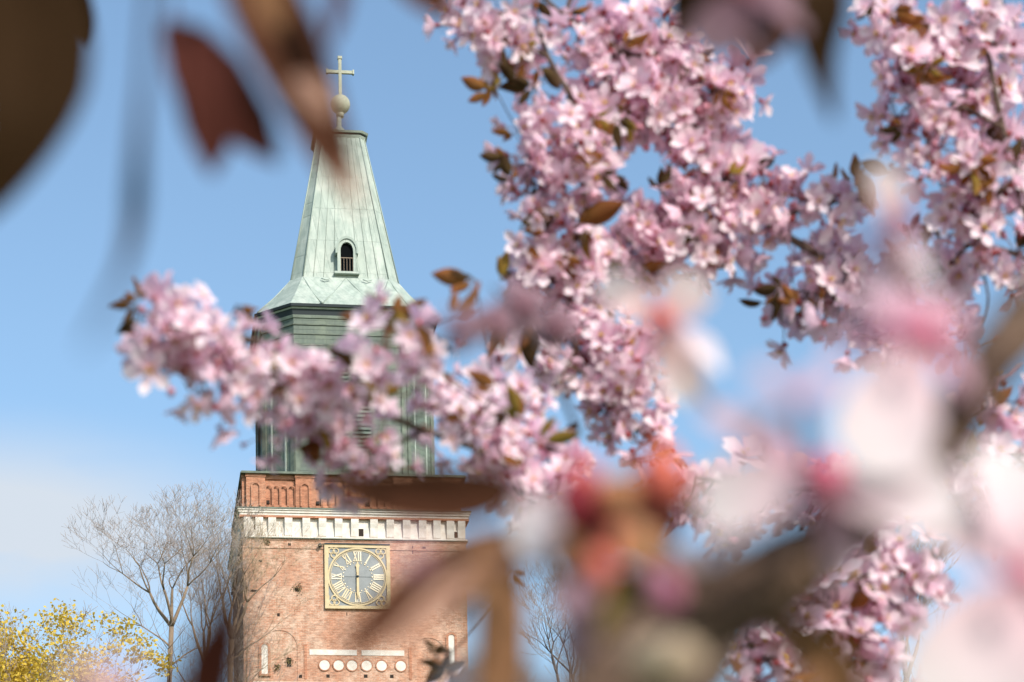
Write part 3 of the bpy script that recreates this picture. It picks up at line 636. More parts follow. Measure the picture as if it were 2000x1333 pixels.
def branch(label, stems, blobs, leaves, d0, seed, rstem=.0045, dens=2600, group='blossoming branches a few metres away', leafp=.22, cat='blossom branch', cl=CL, scale=1.0, tight=70):
    """stems: pixel polylines (x, y[, depth]); blobs: (x, y, rx, ry[, angle, depth, k]); leaves: (x, y, length px, angle deg, kind)"""
    rng = random.Random(seed)
    S = []
    for k, st in enumerate(stems):
        S.append(spline([P(p[0], p[1], p[2] if len(p) > 2 else d0) for p in st]))
    root = empty('blossom_branch', S[0][0], 0, category=cat, label=label, group=group); O = Vector(root.location)
    q = MB(); allp = []
    for k, s in enumerate(S):
        r0 = rstem if k == 0 else rstem * .55; n = len(s)
        rr = [r0 * (1 - .62 * i / (n - 1)) * (1 + .12 * math.sin(i * 2.3)) for i in range(n)]
        q.tube([p - O for p in s], rr, 8, 0, .2); allp += [(p, rr[i]) for i, p in enumerate(s)]
    cands = []
    for bl in blobs:
        x, y, rx, ry = bl[:4]; ang = R(bl[4]) if len(bl) > 4 else 0; dd = bl[5] if len(bl) > 5 else d0; kk = bl[6] if len(bl) > 6 else 1
        n = max(1, round(math.pi * rx * ry / dens * kk / 1.12)); pts = []
        for _ in range(n):
            best = None
            for t in range(10):
                a = rng.uniform(0, 6.28); r_ = math.sqrt(rng.random())
                ux, uy = r_ * math.cos(a) * max(rx - tight / dd, 6), r_ * math.sin(a) * max(ry - tight / dd, 5)
                c = (x + ux * math.cos(ang) - uy * math.sin(ang), y + ux * math.sin(ang) + uy * math.cos(ang))
                m = min([math.hypot(c[0] - o[0], c[1] - o[1]) for o in cands[-40:]], default=999)
                if best is None or m > best[0]: best = (m, c)
            c = best[1]; cands.append(c)
            dz = rng.gauss(0, 1) * min(ry, 60) * PX * dd * .7
            w = P(c[0], c[1], dd + dz)
            near = min(allp, key=lambda a_: (a_[0] - w).length); sp_ = near[0]
            out = (w - sp_); ol = out.length
            axis = (out.normalized() * .5 + Vector((rng.gauss(0, .5) + .22, rng.gauss(0, .35) - .85, rng.gauss(0, .4) + .3))).normalized()
            basep = w - axis * .030
            me = rng.choice(cl); o = bpy.data.objects.new('flower_cluster', me); COL.objects.link(o); o.parent = root
            o.location = basep - O; o.rotation_euler = rot_to(axis, rng.uniform(0, 6.28)); sc = rng.uniform(.85, 1.15) * scale; o.scale = (sc, sc, sc)
            side = Vector((rng.gauss(0, 1), rng.gauss(0, 1), rng.gauss(0, 1))) * ol * .08
            q.tube([p - O for p in spline([sp_, sp_.lerp(basep, .5) + side + Vector((0, 0, -.1 * ol)), basep], 3)], [min(near[1] * .6, .0016)] * 3 + [.0011] * 4, 5)
            if rng.random() < leafp:
                kd = rng.choice('oooddy'); l = bpy.data.objects.new('leaf', rng.choice(LF[kd])); COL.objects.link(l); l.parent = root
                ld = (axis * .6 + Vector((rng.gauss(0, .7), rng.gauss(0, .3) - .2, rng.gauss(0, .7)))).normalized()
                l.location = basep - O; l.rotation_euler = rot_to(ld, rng.uniform(0, 6.28)); s_ = rng.uniform(.8, 1.3); l.scale = (s_, s_, s_)
    for lf in leaves:
        x, y, L, ang, kd = lf[:5]; dd = lf[5] if len(lf) > 5 else d0 - .04
        w = P(x, y, dd); near = min(allp, key=lambda a_: (a_[0] - w).length)[0]
        bp_ = None
        for k_ in range(3 if L > 48 else 2):
            an = ang + (0, 38, -34)[k_] + rng.uniform(-10, 10); Lk = L * (1.0, .7, .6)[k_]
            dirv = (RIGHT * math.cos(R(an)) + UP * math.sin(R(an)) + FWD * rng.uniform(-.5, .5)).normalized()
            Lm = Lk * PX * dd
            if bp_ is None: bp_ = w - dirv * Lm * .5
            l = bpy.data.objects.new('leaf', rng.choice(LF[kd if k_ < 2 else rng.choice('ood')])); COL.objects.link(l); l.parent = root
            l.location = bp_ - O; zx = (-FWD + Vector((rng.gauss(0, .7), 0, rng.gauss(0, .7)))); xx = dirv.cross(zx).normalized(); yy_ = dirv.cross(xx).normalized()
            l.rotation_euler = Matrix((xx, yy_, dirv)).transposed().to_euler(); s_ = Lm / .045; l.scale = (s_, s_, s_)
        q.tube([p - O for p in spline([near, near.lerp(bp_, .5) + Vector((0, 0, -.006)), bp_], 3)], .0009, 4)
    q.build('stem', M['bark'], root)
    return root

# left-reaching branch across the tower
branch('pink blossom branch reaching left across the green drum of the tower',
       [[(1390, 1150), (1230, 1060), (1120, 1010, 2.85), (1040, 955, 2.75), (940, 882, 2.65), (830, 842, 2.6), (730, 797, 2.55), (620, 715, 2.5), (480, 660, 2.45), (340, 630, 2.4), (268, 605, 2.4)],
        [(752, 800, 2.57), (748, 700, 2.55), (755, 640, 2.5)], [(1040, 955, 2.75), (1010, 850, 2.8), (960, 760, 2.85)], [(830, 842, 2.6), (740, 880, 2.6), (690, 905, 2.6)]],
       [(350, 595, 60, 40, 10, 2.2), (405, 645, 80, 50, 25, 2.2), (325, 668, 50, 38, 20, 2.2), (470, 705, 70, 48, 20, 2.25), (440, 760, 50, 24, 15, 2.25, .8), (385, 755, 36, 14, 0, 2.2, .6), (560, 735, 56, 46, 0, 2.3),
        (595, 795, 64, 36, 10, 2.4, 1), (690, 705, 44, 40, 0, 2.3), (665, 770, 50, 42, 0, 2.35), (785, 668, 42, 34, 0, 2.3), (832, 660, 24, 40, 0, 2.3), (812, 722, 36, 26, 0, 2.3, .8),
        (548, 660, 20, 26, 0, 2.3, .8), (530, 835, 28, 16, 0, 2.4, .8), (690, 865, 44, 46, 0, 2.4, 1.4), (660, 922, 50, 28, 0, 2.4, 1.5), (600, 850, 36, 30, 0, 2.4), (620, 830, 40, 34, 0, 2.4), (765, 905, 46, 26, 0, 2.4, 1.2), (885, 800, 36, 34, 0, 2.6, 1.7), (900, 745, 36, 22, 0, 2.65, 1.7),
        (960, 725, 50, 40, 0, 2.8, 1.4), (1045, 765, 50, 40, 0, 2.8, 1.4), (850, 760, 36, 44, 0, 2.55), (720, 745, 46, 40, 0, 2.4, 1.2), (640, 735, 46, 40, 0, 2.35, 1.2), (950, 780, 50, 38, 0, 2.7, 1.7), (1000, 820, 56, 42, 0, 2.7, 1.6), (925, 860, 36, 26, 0, 2.65, 1.6), (1000, 895, 56, 36, 0, 2.65, 1.6), (1060, 945, 76, 40, 15, 2.7, 1.7), (1110, 880, 60, 44, 0, 2.75, 1.6), (1030, 995, 50, 24, 0, 2.7, 1.7), (1130, 960, 60, 40, 0, 2.75, 1.7), (1180, 1000, 70, 50, 0, 2.75, .6)],
       [(243, 602, 52, 190, 'o', 2.4), (266, 568, 55, 95, 'o', 2.4), (256, 660, 55, 255, 'd', 2.4), (247, 632, 50, 230, 'd', 2.4), (480, 622, 60, 310, 'o', 2.4), (522, 690, 60, 280, 'y', 2.4), (712, 607, 85, 175, 'o', 2.42), (800, 606, 70, 30, 'o', 2.42), (762, 630, 55, 250, 'y', 2.42),
        (640, 745, 50, 250, 'd', 2.5), (890, 540, 80, 172, 'o', 2.7), (905, 585, 80, 60, 'o', 2.2), (940, 748, 60, 150, 'o', 2.6), (1003, 790, 70, 120, 'y', 2.4), (1090, 857, 80, 15, 'y', 2.4), (740, 870, 50, 200, 'd', 2.55), (740, 885, 45, 300, 'o', 2.55)],
       2.75, 1, .0052, 2500, tight=84, leafp=.12, scale=.66)
# centre branch rising
branch('upright pink blossom branch in the centre, its left lobe nearest the spire',
       [[(1420, 1010, 3.5), (1330, 905, 3.5), (1240, 830, 3.45), (1172, 770, 3.4), (1125, 680), (1112, 560), (1130, 450), (1165, 330), (1120, 200), (1070, 110), (1040, 0), (1020, -60)],
        [(1112, 560), (1060, 450), (1040, 350), (1030, 280)], [(1070, 110), (990, 70), (920, 40)], [(1172, 770), (1230, 720), (1270, 690)]],
       [(925, 50, 48, 42), (1010, 40, 50, 45), (1035, 150, 45, 40, 0, 3.4, .7), (1085, 265, 100, 75), (1090, 365, 105, 60), (1050, 480, 60, 45), (1110, 470, 70, 45), (1150, 540, 70, 45, 0, 3.4, .9), (1100, 620, 60, 55, 0, 3.4, .8), (1180, 650, 100, 50), (1235, 715, 80, 50),
        (1200, 785, 70, 42), (1280, 850, 38, 30), (1060, 720, 60, 40, 0, 3.4, .8), (1085, 545, 50, 40), (1050, 570, 50, 40), (1020, 650, 45, 50, 0, 3.2, .8), (975, 90, 40, 30), (1180, 200, 50, 80, 0, 3.5, .8)],
       [(930, 165, 60, 160, 'o'), (950, 180, 50, 240, 'o'), (965, 160, 40, 100, 'y'), (1000, 130, 70, 110, 'd'), (1010, 175, 70, 190, 'd'), (1070, 150, 60, 300, 'd'), (985, 330, 60, 130, 'd'), (965, 305, 50, 170, 'd'), (985, 262, 40, 180, 'o'), (1212, 258, 60, 290, 'd'), (1180, 245, 60, 330, 'y'),
        (1165, 422, 100, 12, 'o'), (1150, 475, 60, 290, 'y'), (985, 520, 60, 65, 'y'), (1050, 430, 80, 20, 'd'), (1110, 525, 50, 300, 'o'), (1040, 670, 90, 280, 'd', 3.0), (975, 660, 80, 230, 'o', 2.8), (1290, 880, 50, 20, 'o'), (1190, 350, 50, 330, 'd'), (1225, 255, 45, 270, 'y'), (1060, 10, 50, 320, 'd')],
       3.4, 2, .0065, 2100)
# diagonal branch
branch('densest pink blossom branch, slanting from top centre down to the right',
       [[(1800, 640), (1680, 545), (1550, 470), (1500, 436), (1430, 330), (1330, 215), (1210, 100), (1090, 20), (1000, -60)], [(1500, 436), (1600, 400), (1690, 390)], [(1430, 330), (1360, 420), (1290, 470)], [(1210, 100), (1330, 130), (1420, 190)]],
       [(1150, 60, 70, 50), (1255, 100, 105, 80), (1340, 160, 100, 70), (1405, 225, 70, 60), (1200, 180, 75, 65), (1340, 235, 90, 44), (1400, 325, 105, 60), (1500, 335, 80, 50), (1600, 390, 80, 42), (1330, 435, 115, 70), (1410, 480, 50, 42), (1240, 430, 55, 60),
        (1235, 500, 45, 26), (1310, 500, 60, 22), (1500, 400, 60, 40), (1240, 45, 60, 30), (1445, 140, 30, 20, 0, 3.5, .8), (1290, 30, 50, 24)],
       [(1362, 127, 55, 290, 'o'), (1420, 197, 55, 300, 'o'), (1685, 360, 100, 300, 'o'), (1665, 330, 55, 100, 'o'), (1345, 460, 50, 260, 'd'), (1275, 525, 50, 10, 'o'), (1240, 75, 55, 20, 'o'), (1290, 350, 45, 90, 'd'), (1205, 360, 50, 320, 'd'), (1300, 345, 50, 60, 'd'), (1440, 330, 45, 40, 'y'), (1130, 20, 50, 30, 'o'), (1380, 400, 40, 90, 'd')],
       3.5, 3, .0065, 2000)
# right branch
branch('long pink blossom branch hanging down along the right edge',
       [[(2100, 620), (2030, 480), (1985, 350), (1958, 250), (1930, 100), (1915, -60)], [(1985, 350), (1930, 400), (1915, 470), (1880, 480)], [(1930, 100), (1850, 60), (1760, 40)], [(1958, 250), (1860, 200), (1790, 180)]],
       [(1745, 35, 45, 45), (1785, 110, 75, 65), (1855, 55, 70, 50), (1805, 195, 75, 50), (1875, 165, 60, 60), (1855, 275, 85, 50), (1905, 335, 70, 50), (1890, 405, 60, 45), (1968, 200, 40, 110, 0, 3.5, .8), (1965, 440, 40, 55), (1988, 520, 28, 45), (1775, 270, 40, 22), (1935, 20, 60, 30), (1975, 60, 40, 50, 0, 3.6)],
       [(1765, 35, 60, 330, 'o'), (1790, 55, 60, 200, 'o'), (1795, 130, 55, 200, 'y'), (1835, 140, 50, 340, 'y'), (1800, 150, 40, 260, 'o'), (1898, 352, 60, 270, 'y'), (1925, 335, 60, 320, 'o'), (1860, 322, 50, 180, 'o'), (1692, 22, 45, 230, 'd'), (1742, 252, 50, 180, 'd'), (1995, 290, 60, 260, 'd'), (1925, 370, 60, 280, 'o')],
       3.4, 4, .0075, 1950)
# small middle right branch
branch('short blossom branch with dark reddish leaves in the gap at the middle right',
       [[(2120, 560), (1990, 500), (1900, 478), (1850, 520), (1780, 545), (1690, 590), (1600, 575), (1510, 560)], [(1780, 545), (1750, 620), (1720, 670)], [(1900, 478), (1930, 580), (1905, 665)]],
       [(1805, 500, 75, 42), (1740, 540, 55, 42), (1850, 550, 40, 38), (1700, 620, 42, 40, 0, 3.3, .8), (1745, 655, 60, 32), (1545, 560, 48, 34, 0, 3.6, .8), (1585, 610, 48, 36, 0, 3.6, .8), (1618, 650, 26, 12), (1903, 668, 24, 18), (1640, 540, 50, 40), (1690, 545, 60, 44), (1620, 480, 50, 30), (1850, 610, 50, 30)],
       [(1500, 562, 60, 170, 'd'), (1540, 575, 50, 120, 'o'), (1510, 600, 50, 250, 'd'), (1820, 452, 60, 250, 'o'), (1790, 440, 40, 60, 'd'), (1570, 620, 50, 250, 'o'), (1600, 580, 40, 90, 'o')],
       3.5, 5, .004, 1600, leafp=.25)
# right edge lower
branch('pink blossom branch at the right edge behind the big white petals',
       [[(2200, 1040), (2060, 960), (1980, 880), (1900, 900), (1760, 950), (1600, 960), (1460, 950), (1360, 930)], [(2060, 960), (2000, 820), (1940, 790)]],
       [(1950, 805, 65, 42), (1920, 870, 75, 42), (1985, 880, 40, 60), (1880, 940, 110, 35), (1700, 940, 110, 35, 0, 3.1, .8), (1560, 960, 90, 40, 0, 3.2, .9), (1410, 920, 70, 26, 0, 3.2), (1360, 965, 70, 40, 0, 3.2, .8), (1450, 1000, 80, 40, 0, 3.2), (1980, 780, 30, 30), (1960, 1000, 60, 60)],
       [(1493, 888, 38, 110, 'd'), (1960, 770, 50, 30, 'o'), (1900, 860, 45, 250, 'o')],
       3.1, 6, .006, 2200)
# bottom right
branch('pink blossom branch at the bottom right, between thick blurred stem and white petals',
       [[(1900, 1500, 3.0), (1780, 1400), (1690, 1290), (1640, 1210), (1560, 1230), (1470, 1300)], [(1640, 1210), (1700, 1140), (1760, 1080)], [(1700, 1140), (1790, 1150), (1830, 1120)], [(1690, 1290), (1560, 1330), (1480, 1350)]],
       [(1560, 1150, 70, 34, -15), (1610, 1200, 90, 50), (1540, 1255, 85, 55), (1680, 1255, 70, 50), (1495, 1315, 75, 30), (1620, 1320, 80, 40), (1725, 1305, 50, 30), (1735, 1090, 48, 40, 0, 3.0, .9), (1800, 1060, 40, 28, 0, 3.0, .8), (1785, 1135, 40, 34, 0, 3.0, .8)],
       [(1640, 1130, 80, 10, 'y'), (1600, 1105, 60, 160, 'y'), (1690, 1150, 50, 340, 'd'), (1620, 1250, 60, 300, 'o'), (1560, 1330, 70, 20, 'o'), (1840, 1080, 45, 60, 'd')],
       3.0, 7, .006, 1900)
# small dark leaf spray over the tower base
branch('little spray of dark leaves in front of the brick near the bottom of the tower',
       [[(990, 1420, 3.2), (930, 1370, 3.2), (880, 1310, 3.2), (850, 1280, 3.2)]], [(930, 1350, 40, 20)],
       [(842, 1262, 34, 140, 'd'), (862, 1278, 40, 350, 'd'), (845, 1300, 50, 170, 'd'), (860, 1310, 60, 240, 'd'), (885, 1300, 50, 30, 'd'), (900, 1330, 70, 260, 'o'), (1015, 1130, 40, 300, 'o')], 3.2, 8, .002, cat='leafy twig', group='twigs seen in front of the tower', leafp=0)

# ------------------------------------------------------------------ near, strongly blurred growth (real size, 0.25 to 0.9 m away)
KN = [1.0]
def PN(p): return P(p[0], p[1], p[2] * KN[0])
def near_leaf(root, mid, widths, m, tilt=20, fold=-.5, name='leaf', label=None, nw=3):
    """mid: (px, py, depth) along the midrib; widths: half widths in px"""
    O = root.location; mid = [(a_, b_, c_ * KN[0]) for a_, b_, c_ in mid]; pts = spline([P(*p) for p in mid], 4); n = len(pts); q = MB(); vs = []; tt = []
    for i, p in enumerate(pts):
        u = i / (n - 1); f = u * (len(widths) - 1); k = min(int(f), len(widths) - 2); w = (widths[k] * (1 - (f - k)) + widths[k + 1] * (f - k)) * PX * mid[min(k, len(mid) - 1)][2]
        t = (pts[min(i + 1, n - 1)] - pts[max(i - 1, 0)]).normalized()
        s = t.cross(FWD).normalized(); nn = s.cross(t).normalized(); s2 = s * math.cos(R(tilt)) + nn * math.sin(R(tilt)); n2 = s2.cross(t).normalized()
        for j in range(-nw, nw + 1):
            x = j / nw; vs.append(p - O + s2 * (w * x / math.cos(R(tilt))) + n2 * (fold * w * abs(x) + .04 * w * math.sin(i * 1.3 + j))); tt.append(u)
    k = 2 * nw + 1; q.add(vs, [(i * k + j, i * k + j + 1, (i + 1) * k + j + 1, (i + 1) * k + j) for i in range(n - 1) for j in range(k - 1)], 0, tt, True)
    q.tube([p - O + (pts[0] - pts[1]).normalized() * 0 for p in pts], [.0008 * (1 - .8 * i / n) for i in range(n)], 5)
    o = q.build(name, M[m], root)
    if label: o['label'] = label
    return o
def near_stem(root, pts, rad, m='bark_near', name='stem', wob=.25):
    O = root.location; s = spline([PN(p) for p in pts], 5); n = len(s); R_ = []
    for i in range(n):
        f = i / (n - 1) * (len(rad) - 1); k = min(int(f), len(rad) - 2); dpt = (s[i] - CAM).dot(FWD); R_.append((rad[k] * (1 - (f - k)) + rad[k + 1] * (f - k)) * PX * dpt)
    q = MB(); q.tube([p - O for p in s], R_, 12, 0, wob); return q.build(name, M[m], root)
def near_flower(root, c, petals, m='petal_w', heart='pistil', hr=16, stem_to=None):
    """c: (px, py, d); petals: (tip px, tip py, half width px, depth change[, material])"""
    O = root.location; c = (c[0], c[1], c[2] * KN[0]); cw = P(*c); q = MB(); mats = [M[m]]
    for pt in petals:
        mm = M[pt[4]] if len(pt) > 4 else M[m]
        if mm not in mats: mats.append(mm)
        tip = P(pt[0], pt[1], c[2] + pt[3]); v = tip - cw; w = pt[2] * 1.3 * PX * c[2]
        nrm = (-FWD * .9 + Vector((.25, 0, .35)) - v.normalized() * .1)
        blade(q, cw - O + v * .05, v, nrm, w, petal_prof, .25, -.10, 8, 3, mats.index(mm), .03)
    f = q.build('flower', mats, root)
    q = MB(); r = hr * PX * c[2]; q.ball(cw - O - FWD * (r * .4 + (.010 if hr > 18 else 0)), r, 0, 10, 7)
    for i in range(9):
        a = i * .7; d_ = (-FWD + (RIGHT * math.cos(a) + UP * math.sin(a)) * .6).normalized(); q.tube([cw - O, cw - O + d_ * r * 2.4], r * .07, 4); q.ball(cw - O + d_ * r * 2.4, r * .22, 0, 5, 4)
    q.build('flower_heart', M[heart], f)
    if stem_to:
        q = MB(); e = PN(stem_to); q.tube([p - O for p in spline([cw + FWD * .002, cw.lerp(e, .5) + FWD * .012, e], 4)], .0011, 6); q.build('pedicel', M['pedicel'], f)
    return f
def near_bud(root, c, r, m, sc=1.25):
    O = root.location; c = (c[0], c[1], c[2] * KN[0]); q = MB(); rr = r * PX * c[2]; q.ball(P(*c) - O, rr, 0, 12, 9, (1, 1, sc)); return q.build('bud', M[m], root)

NG = 'out of focus growth close to the camera'
KN[0] = 1.12
n1 = empty('blossom_branch', P(2300, 380, .5 * 1.12), 0, category='blurred blossom branch', group=NG, label='thick blurred brown stem with big white out of focus petals, lower right')
near_stem(n1, [(2300, 380, .50), (2080, 560, .47), (1960, 680, .45), (1860, 830, .44), (1740, 960, .44), (1600, 1080, .45), (1460, 1160, .45), (1330, 1230, .44), (1200, 1330, .43), (1080, 1460, .42)], [60, 60, 58, 55, 60, 66, 84, 92, 84, 80])
near_stem(n1, [(1160, 1580, .50), (1270, 1420, .49), (1380, 1300, .50), (1440, 1230, .52)], [80, 80, 56, 24], 'bark')  # added dark stem, its bark colour stands in for shade down here
near_stem(n1, [(1420, 1180, .45), (1330, 1120, .44), (1250, 1040, .45), (1190, 1000, .45)], [34, 26, 20, 14], name='spur')
q = MB(); q.ball(P(1300, 1290, .45) - n1.location, 66 * PX * .45, 0, 14, 9, (1.2, .7, .8)); q.build('knot', M['knot'], n1)
near_flower(n1, (1795, 668, .42), [(1700, 905, 78, -.01), (1620, 640, 42, .01, 'petal_m'), (1925, 760, 48, .02, 'petal_m'), (1720, 560, 50, .01, 'petal_m'), (1860, 590, 38, .01, 'petal_m')], hr=24, stem_to=(1880, 800, .44))
near_flower(n1, (1600, 945, .42), [(1375, 985, 62, .0), (1860, 985, 68, -.01), (1390, 780, 36, .02, 'petal_q'), (1660, 1130, 40, .01, 'petal_q')], hr=34, stem_to=(1620, 1060, .45))
near_flower(n1, (1985, 1130, .41), [(1875, 1410, 118, -.01), (1800, 990, 58, .01), (1960, 870, 64, .01), (2130, 1040, 80, .0), (2090, 1300, 90, .01)], hr=24, stem_to=(1840, 860, .44))
near_flower(n1, (1285, 642, .60), [(1180, 545, 40, .0), (1365, 545, 38, .0), (1345, 775, 42, .0), (1420, 700, 30, .02, 'petal')], 'petal_c', 'coral', 24, (1500, 900, .5))
near_flower(n1, (1745, 455, .50), [(1728, 325, 32, .0, 'petal_c'), (1610, 520, 44, .02, 'petal_m'), (1840, 570, 40, .02, 'petal'), (1690, 610, 46, .02, 'petal')], 'petal_w', 'petal_m', 22, (1880, 700, .46))
near_flower(n1, (1560, 790, .36), [(1480, 720, 20, .0), (1640, 710, 20, .01), (1450, 850, 26, .02)], 'petal_q', 'petal_m', 10, (1640, 1000, .45))
near_flower(n1, (1190, 985, .46), [(1010, 1050, 52, .0), (1110, 915, 30, .01, 'petal_m')], hr=12, heart='coral', stem_to=(1250, 1040, .45))
near_flower(n1, (1250, 1120, .47), [(1430, 1100, 48, -.02), (1130, 1310, 48, .0, 'petal_m'), (1090, 1170, 36, .0, 'petal_m')], hr=12, heart='coral', stem_to=(1330, 1120, .44))
for c, r, m in [((1290, 925, .43), 46, 'coral'), ((1205, 965, .42), 36, 'amber'), ((1245, 1068, .41), 36, 'amber'), ((1170, 1112, .42), 32, 'coral'), ((1110, 1085, .43), 34, 'amber'), ((1300, 1155, .40), 34, 'petal_m'), ((1140, 935, .43), 30, 'coral'), ((1205, 1062, .43), 28, 'coral'), ((1110, 975, .44), 26, 'calyx'), ((1330, 950, .44), 26, 'coral'), ((1500, 905, .45), 20, 'amber'), ((1560, 930, .45), 22, 'coral')]:
    near_bud(n1, c, r, m)
near_bud(n1, (1125, 975, .42), 44, 'crimson')
near_leaf(n1, [(1240, 1120, .46), (1215, 1200, .45), (1195, 1340, .45)], [10, 44, 50, 30], 'leaf_y', 10)
near_leaf(n1, [(1330, 980, .46), (1210, 1010, .45), (1100, 1020, .46)], [20, 80, 80, 30], 'leaf_r', 20)
near_leaf(n1, [(1500, 1220, .47), (1600, 1290, .46), (1650, 1400, .46)], [10, 46, 60, 30], 'leaf_t', 10) 

KN[0] = 1.3
n2 = empty('leafy_twig', P(-300, -380, .65), 0, category='blurred leaves', group=NG, label='row of large dark blurred leaves hanging at the top left, one over the spire')
near_stem(n2, [(-300, -380, .5), (0, -230, .47), (300, -190, .45), (600, -190, .46), (1000, -260, .5)], [22, 20, 18, 14, 10])
def petiole(root, a, b_): near_stem(root, [a, ((a[0] + b_[0]) / 2 + 12, (a[1] + b_[1]) / 2, (a[2] + b_[2]) / 2), b_], [5, 4, 4], 'pedicel', 'petiole', 0)
near_leaf(n2, [(20, -110, .46), (70, 60, .45), (55, 220, .44), (-30, 430, .44)], [30, 92, 108, 104, 60, 6], 'leaf_k', 8, -.2); petiole(n2, (0, -230, .47), (20, -110, .46))
near_leaf(n2, [(120, -80, .9), (160, 20, .9), (178, 90, .9)], [8, 26, 20, 3], 'leaf_k', 10); petiole(n2, (150, -210, .47), (120, -80, .9))
near_leaf(n2, [(300, -120, .40), (272, 250, .38), (256, 480, .38), (170, 680, .30)], [6, 8, 20, 14, 6], 'leaf_k', 5); petiole(n2, (300, -190, .45), (300, -120, .40))
near_leaf(n2, [(335, 40, .47), (385, 160, .46), (414, 345, .46)], [8, 44, 62, 50, 3], 'leaf_r', 25, -.5); petiole(n2, (300, -190, .45), (335, 40, .47))
near_leaf(n2, [(340, 50, .48), (440, 170, .47), (545, 320, .47)], [8, 46, 58, 46, 3], 'leaf_r', -20, -.3)
near_leaf(n2, [(460, -100, .44), (535, 60, .43), (612, 230, .43), (688, 395, .43)], [30, 72, 76, 62, 44, 4], 'leaf_n', 15, -.4); petiole(n2, (450, -190, .455), (470, -100, .44))
near_leaf(n2, [(500, -70, .41), (525, 5, .41), (545, 65, .41)], [14, 34, 24, 4], 'leaf_t', 10, -.2)  # orange blade painted as a sunlit patch of the brown leaf
near_leaf(n2, [(575, 150, .42), (615, 185, .41), (655, 230, .41)], [8, 26, 22, 3], 'leaf_p', 12, -.2)  # pale blade for the sunlit middle of the same leaf
near_leaf(n2, [(655, 320, .42), (680, 360, .42), (705, 420, .42)], [6, 16, 14, 3], 'leaf_p', 12, -.2)  # pale blade for the sunlit tip of the same leaf
near_leaf(n2, [(740, -140, .5), (810, -40, .5), (880, 40, .5)], [10, 50, 46, 4], 'leaf_n', 10, -.3); petiole(n2, (740, -205, .475), (740, -140, .5))
near_leaf(n2, [(620, -170, .42), (660, -40, .42), (640, 90, .42)], [8, 16, 18, 3], 'leaf_r', 50, -.3)

n3 = empty('leafy_twig', P(1150, -330, .65), 0, category='blurred leaves', group=NG, label='dark blurred pointed leaves hanging from the top edge, between pink branches')
near_stem(n3, [(1150, -330, .5), (1350, -210, .48), (1600, -190, .47), (1850, -260, .5)], [18, 18, 16, 12])
near_leaf(n3, [(1345, -150, .5), (1345, -20, .5), (1318, 95, .5)], [10, 46, 40, 4], 'leaf_k', 10, -.3); petiole(n3, (1350, -210, .48), (1345, -150, .5))
near_leaf(n3, [(1400, -150, .5), (1420, -30, .5), (1400, 70, .5)], [20, 70, 60, 8], 'leaf_k', 15, -.2); petiole(n3, (1400, -205, .48), (1400, -150, .5))
near_leaf(n3, [(1500, -140, .5), (1490, 0, .5), (1470, 135, .5)], [20, 90, 84, 60, 8], 'leaf_n', 15, -.2); petiole(n3, (1480, -200, .48), (1500, -140, .5))
near_flower(n3, (1450, -20, .45), [(1380, 95, 40, 0), (1500, 100, 44, .01), (1580, 30, 40, .01)], 'petal_s', 'calyx', 12, (1500, -195, .47))  # petals carry their shade in the dark petal colour
near_leaf(n3, [(1590, -140, .47), (1590, 0, .46), (1600, 120, .46), (1628, 240, .46)], [14, 62, 66, 40, 20, 3], 'leaf_k', 8, -.3); petiole(n3, (1600, -190, .47), (1590, -140, .47))

KN[0] = 1.05
n4 = empty('leafy_twig', P(1250, 1500, .63), 0, category='blurred leaves', group=NG, label='curling brown and orange blurred leaves in front of the brick below the clock')
near_stem(n4, [(1250, 1500, .6), (1130, 1250, .56), (1060, 1090, .55), (1010, 960, .58)], [14, 11, 9, 6], 'bark')
near_leaf(n4, [(1000, 955, .62), (900, 968, .62), (760, 965, .62), (630, 935, .62)], [14, 46, 54, 48, 34, 3], 'leaf_n', 10, -.3)
near_leaf(n4, [(1030, 1035, .55), (900, 1085, .54), (790, 1165, .53), (705, 1245, .52), (690, 1290, .52)], [12, 34, 40, 34, 24, 4], 'leaf_n', 20, -.3)
near_leaf(n4, [(930, 1120, .52), (850, 1185, .515), (760, 1265, .51)], [16, 26, 28, 20, 5], 'leaf_p', -25, -.3, label='peach brown leaf underside, sunlit tone in its colour')  # lit underside of the curled leaf, light put into a paler blade
near_leaf(n4, [(955, 1045, .5), (975, 1170, .49), (968, 1400, .48)], [24, 48, 52, 54, 46], 'leaf_t', 15, -.3)
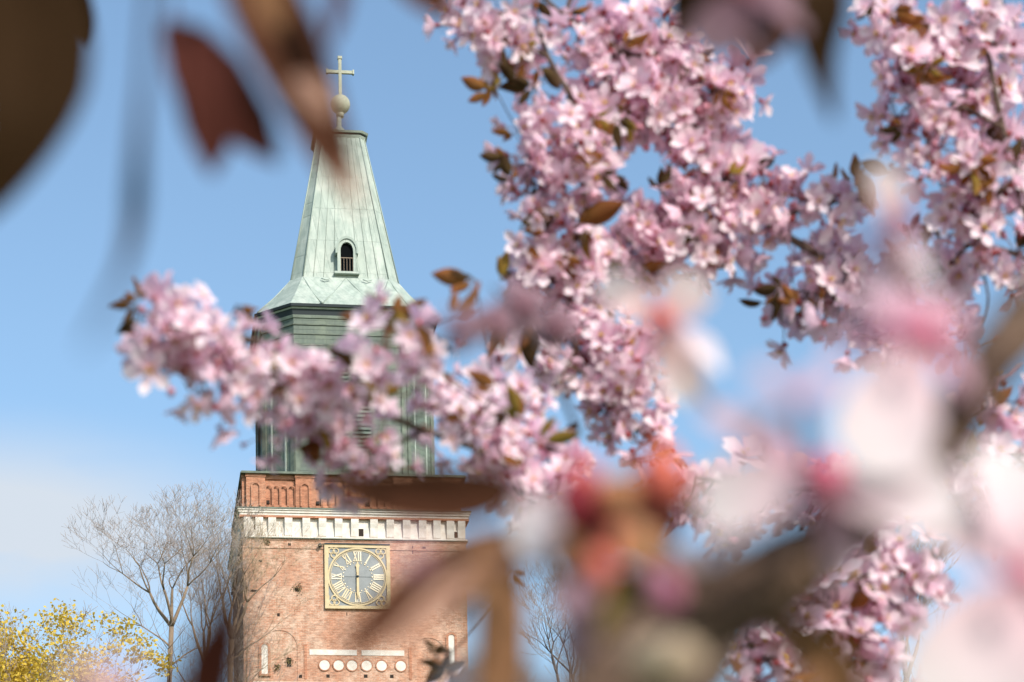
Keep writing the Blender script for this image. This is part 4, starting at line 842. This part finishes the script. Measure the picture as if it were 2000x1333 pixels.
near_leaf(n4, [(920, 1070, .52), (905, 1130, .52), (890, 1230, .52)], [10, 30, 26, 4], 'leaf_k', 20, -.3)
near_flower(n4, (1010, 1420, .5), [(900, 1290, 46, 0), (1000, 1290, 46, 0), (850, 1370, 44, 0)], 'petal_w', 'coral', 14, (1200, 1400, .58))
near_flower(n4, (830, 1080, .34), [(775, 1070, 22, 0, 'petal_m'), (800, 1110, 12, 0, 'petal_m')], 'petal_m', 'petal_m', 6, (1060, 1090, .55))

KN[0] = .95
n5 = empty('leafy_twig', P(350, 1700, .475), 0, category='blurred leaves', group=NG, label='red brown blurred leaf rising from the bottom edge, left of the brick tower')
near_stem(n5, [(350, 1700, .5), (390, 1560, .46), (410, 1460, .44)], [14, 12, 8], 'bark')
near_leaf(n5, [(410, 1460, .44), (425, 1330, .42), (450, 1220, .41), (455, 1090, .40)], [20, 70, 74, 58, 36, 4], 'leaf_r', 20, -.4)
near_leaf(n5, [(400, 1460, .44), (360, 1400, .44), (330, 1320, .44)], [10, 30, 30, 3], 'leaf_r', 20, -.4)
near_flower(n5, (250, 1400, .33), [(150, 1300, 26, 0), (230, 1290, 26, 0)], 'petal_q', 'petal_m', 8, (390, 1560, .46))

KN[0] = 1.0
n6 = empty('blossom_branch', P(1130, 850, 1.3), 0, category='blurred blossom branch', group=NG, label='softly blurred shade toned pink flowers over the centre of the upright branch')
near_stem(n6, [(1130, 850, 1.3), (1080, 720, 1.25), (1040, 640, 1.2), (960, 560, 1.2)], [6, 5, 4, 3], 'bark')
for (x, y, d, s) in [(1020, 600, .95, 40), (965, 635, .8, 36), (1085, 640, 1.0, 34), (900, 645, .6, 34)]:
    r = random.Random(x); a0 = r.random() * 6
    near_flower(n6, (x, y, d), [(x + math.cos(a0 + k * 1.257) * s * 1.3, y + math.sin(a0 + k * 1.257) * s * 1.3, s * .5, .004) for k in range(5)], 'petal_s' if x % 40 else 'petal_m', 'calyx', 6, (1040, 640, 1.2))  # shade of these flowers comes from the dark petal colour
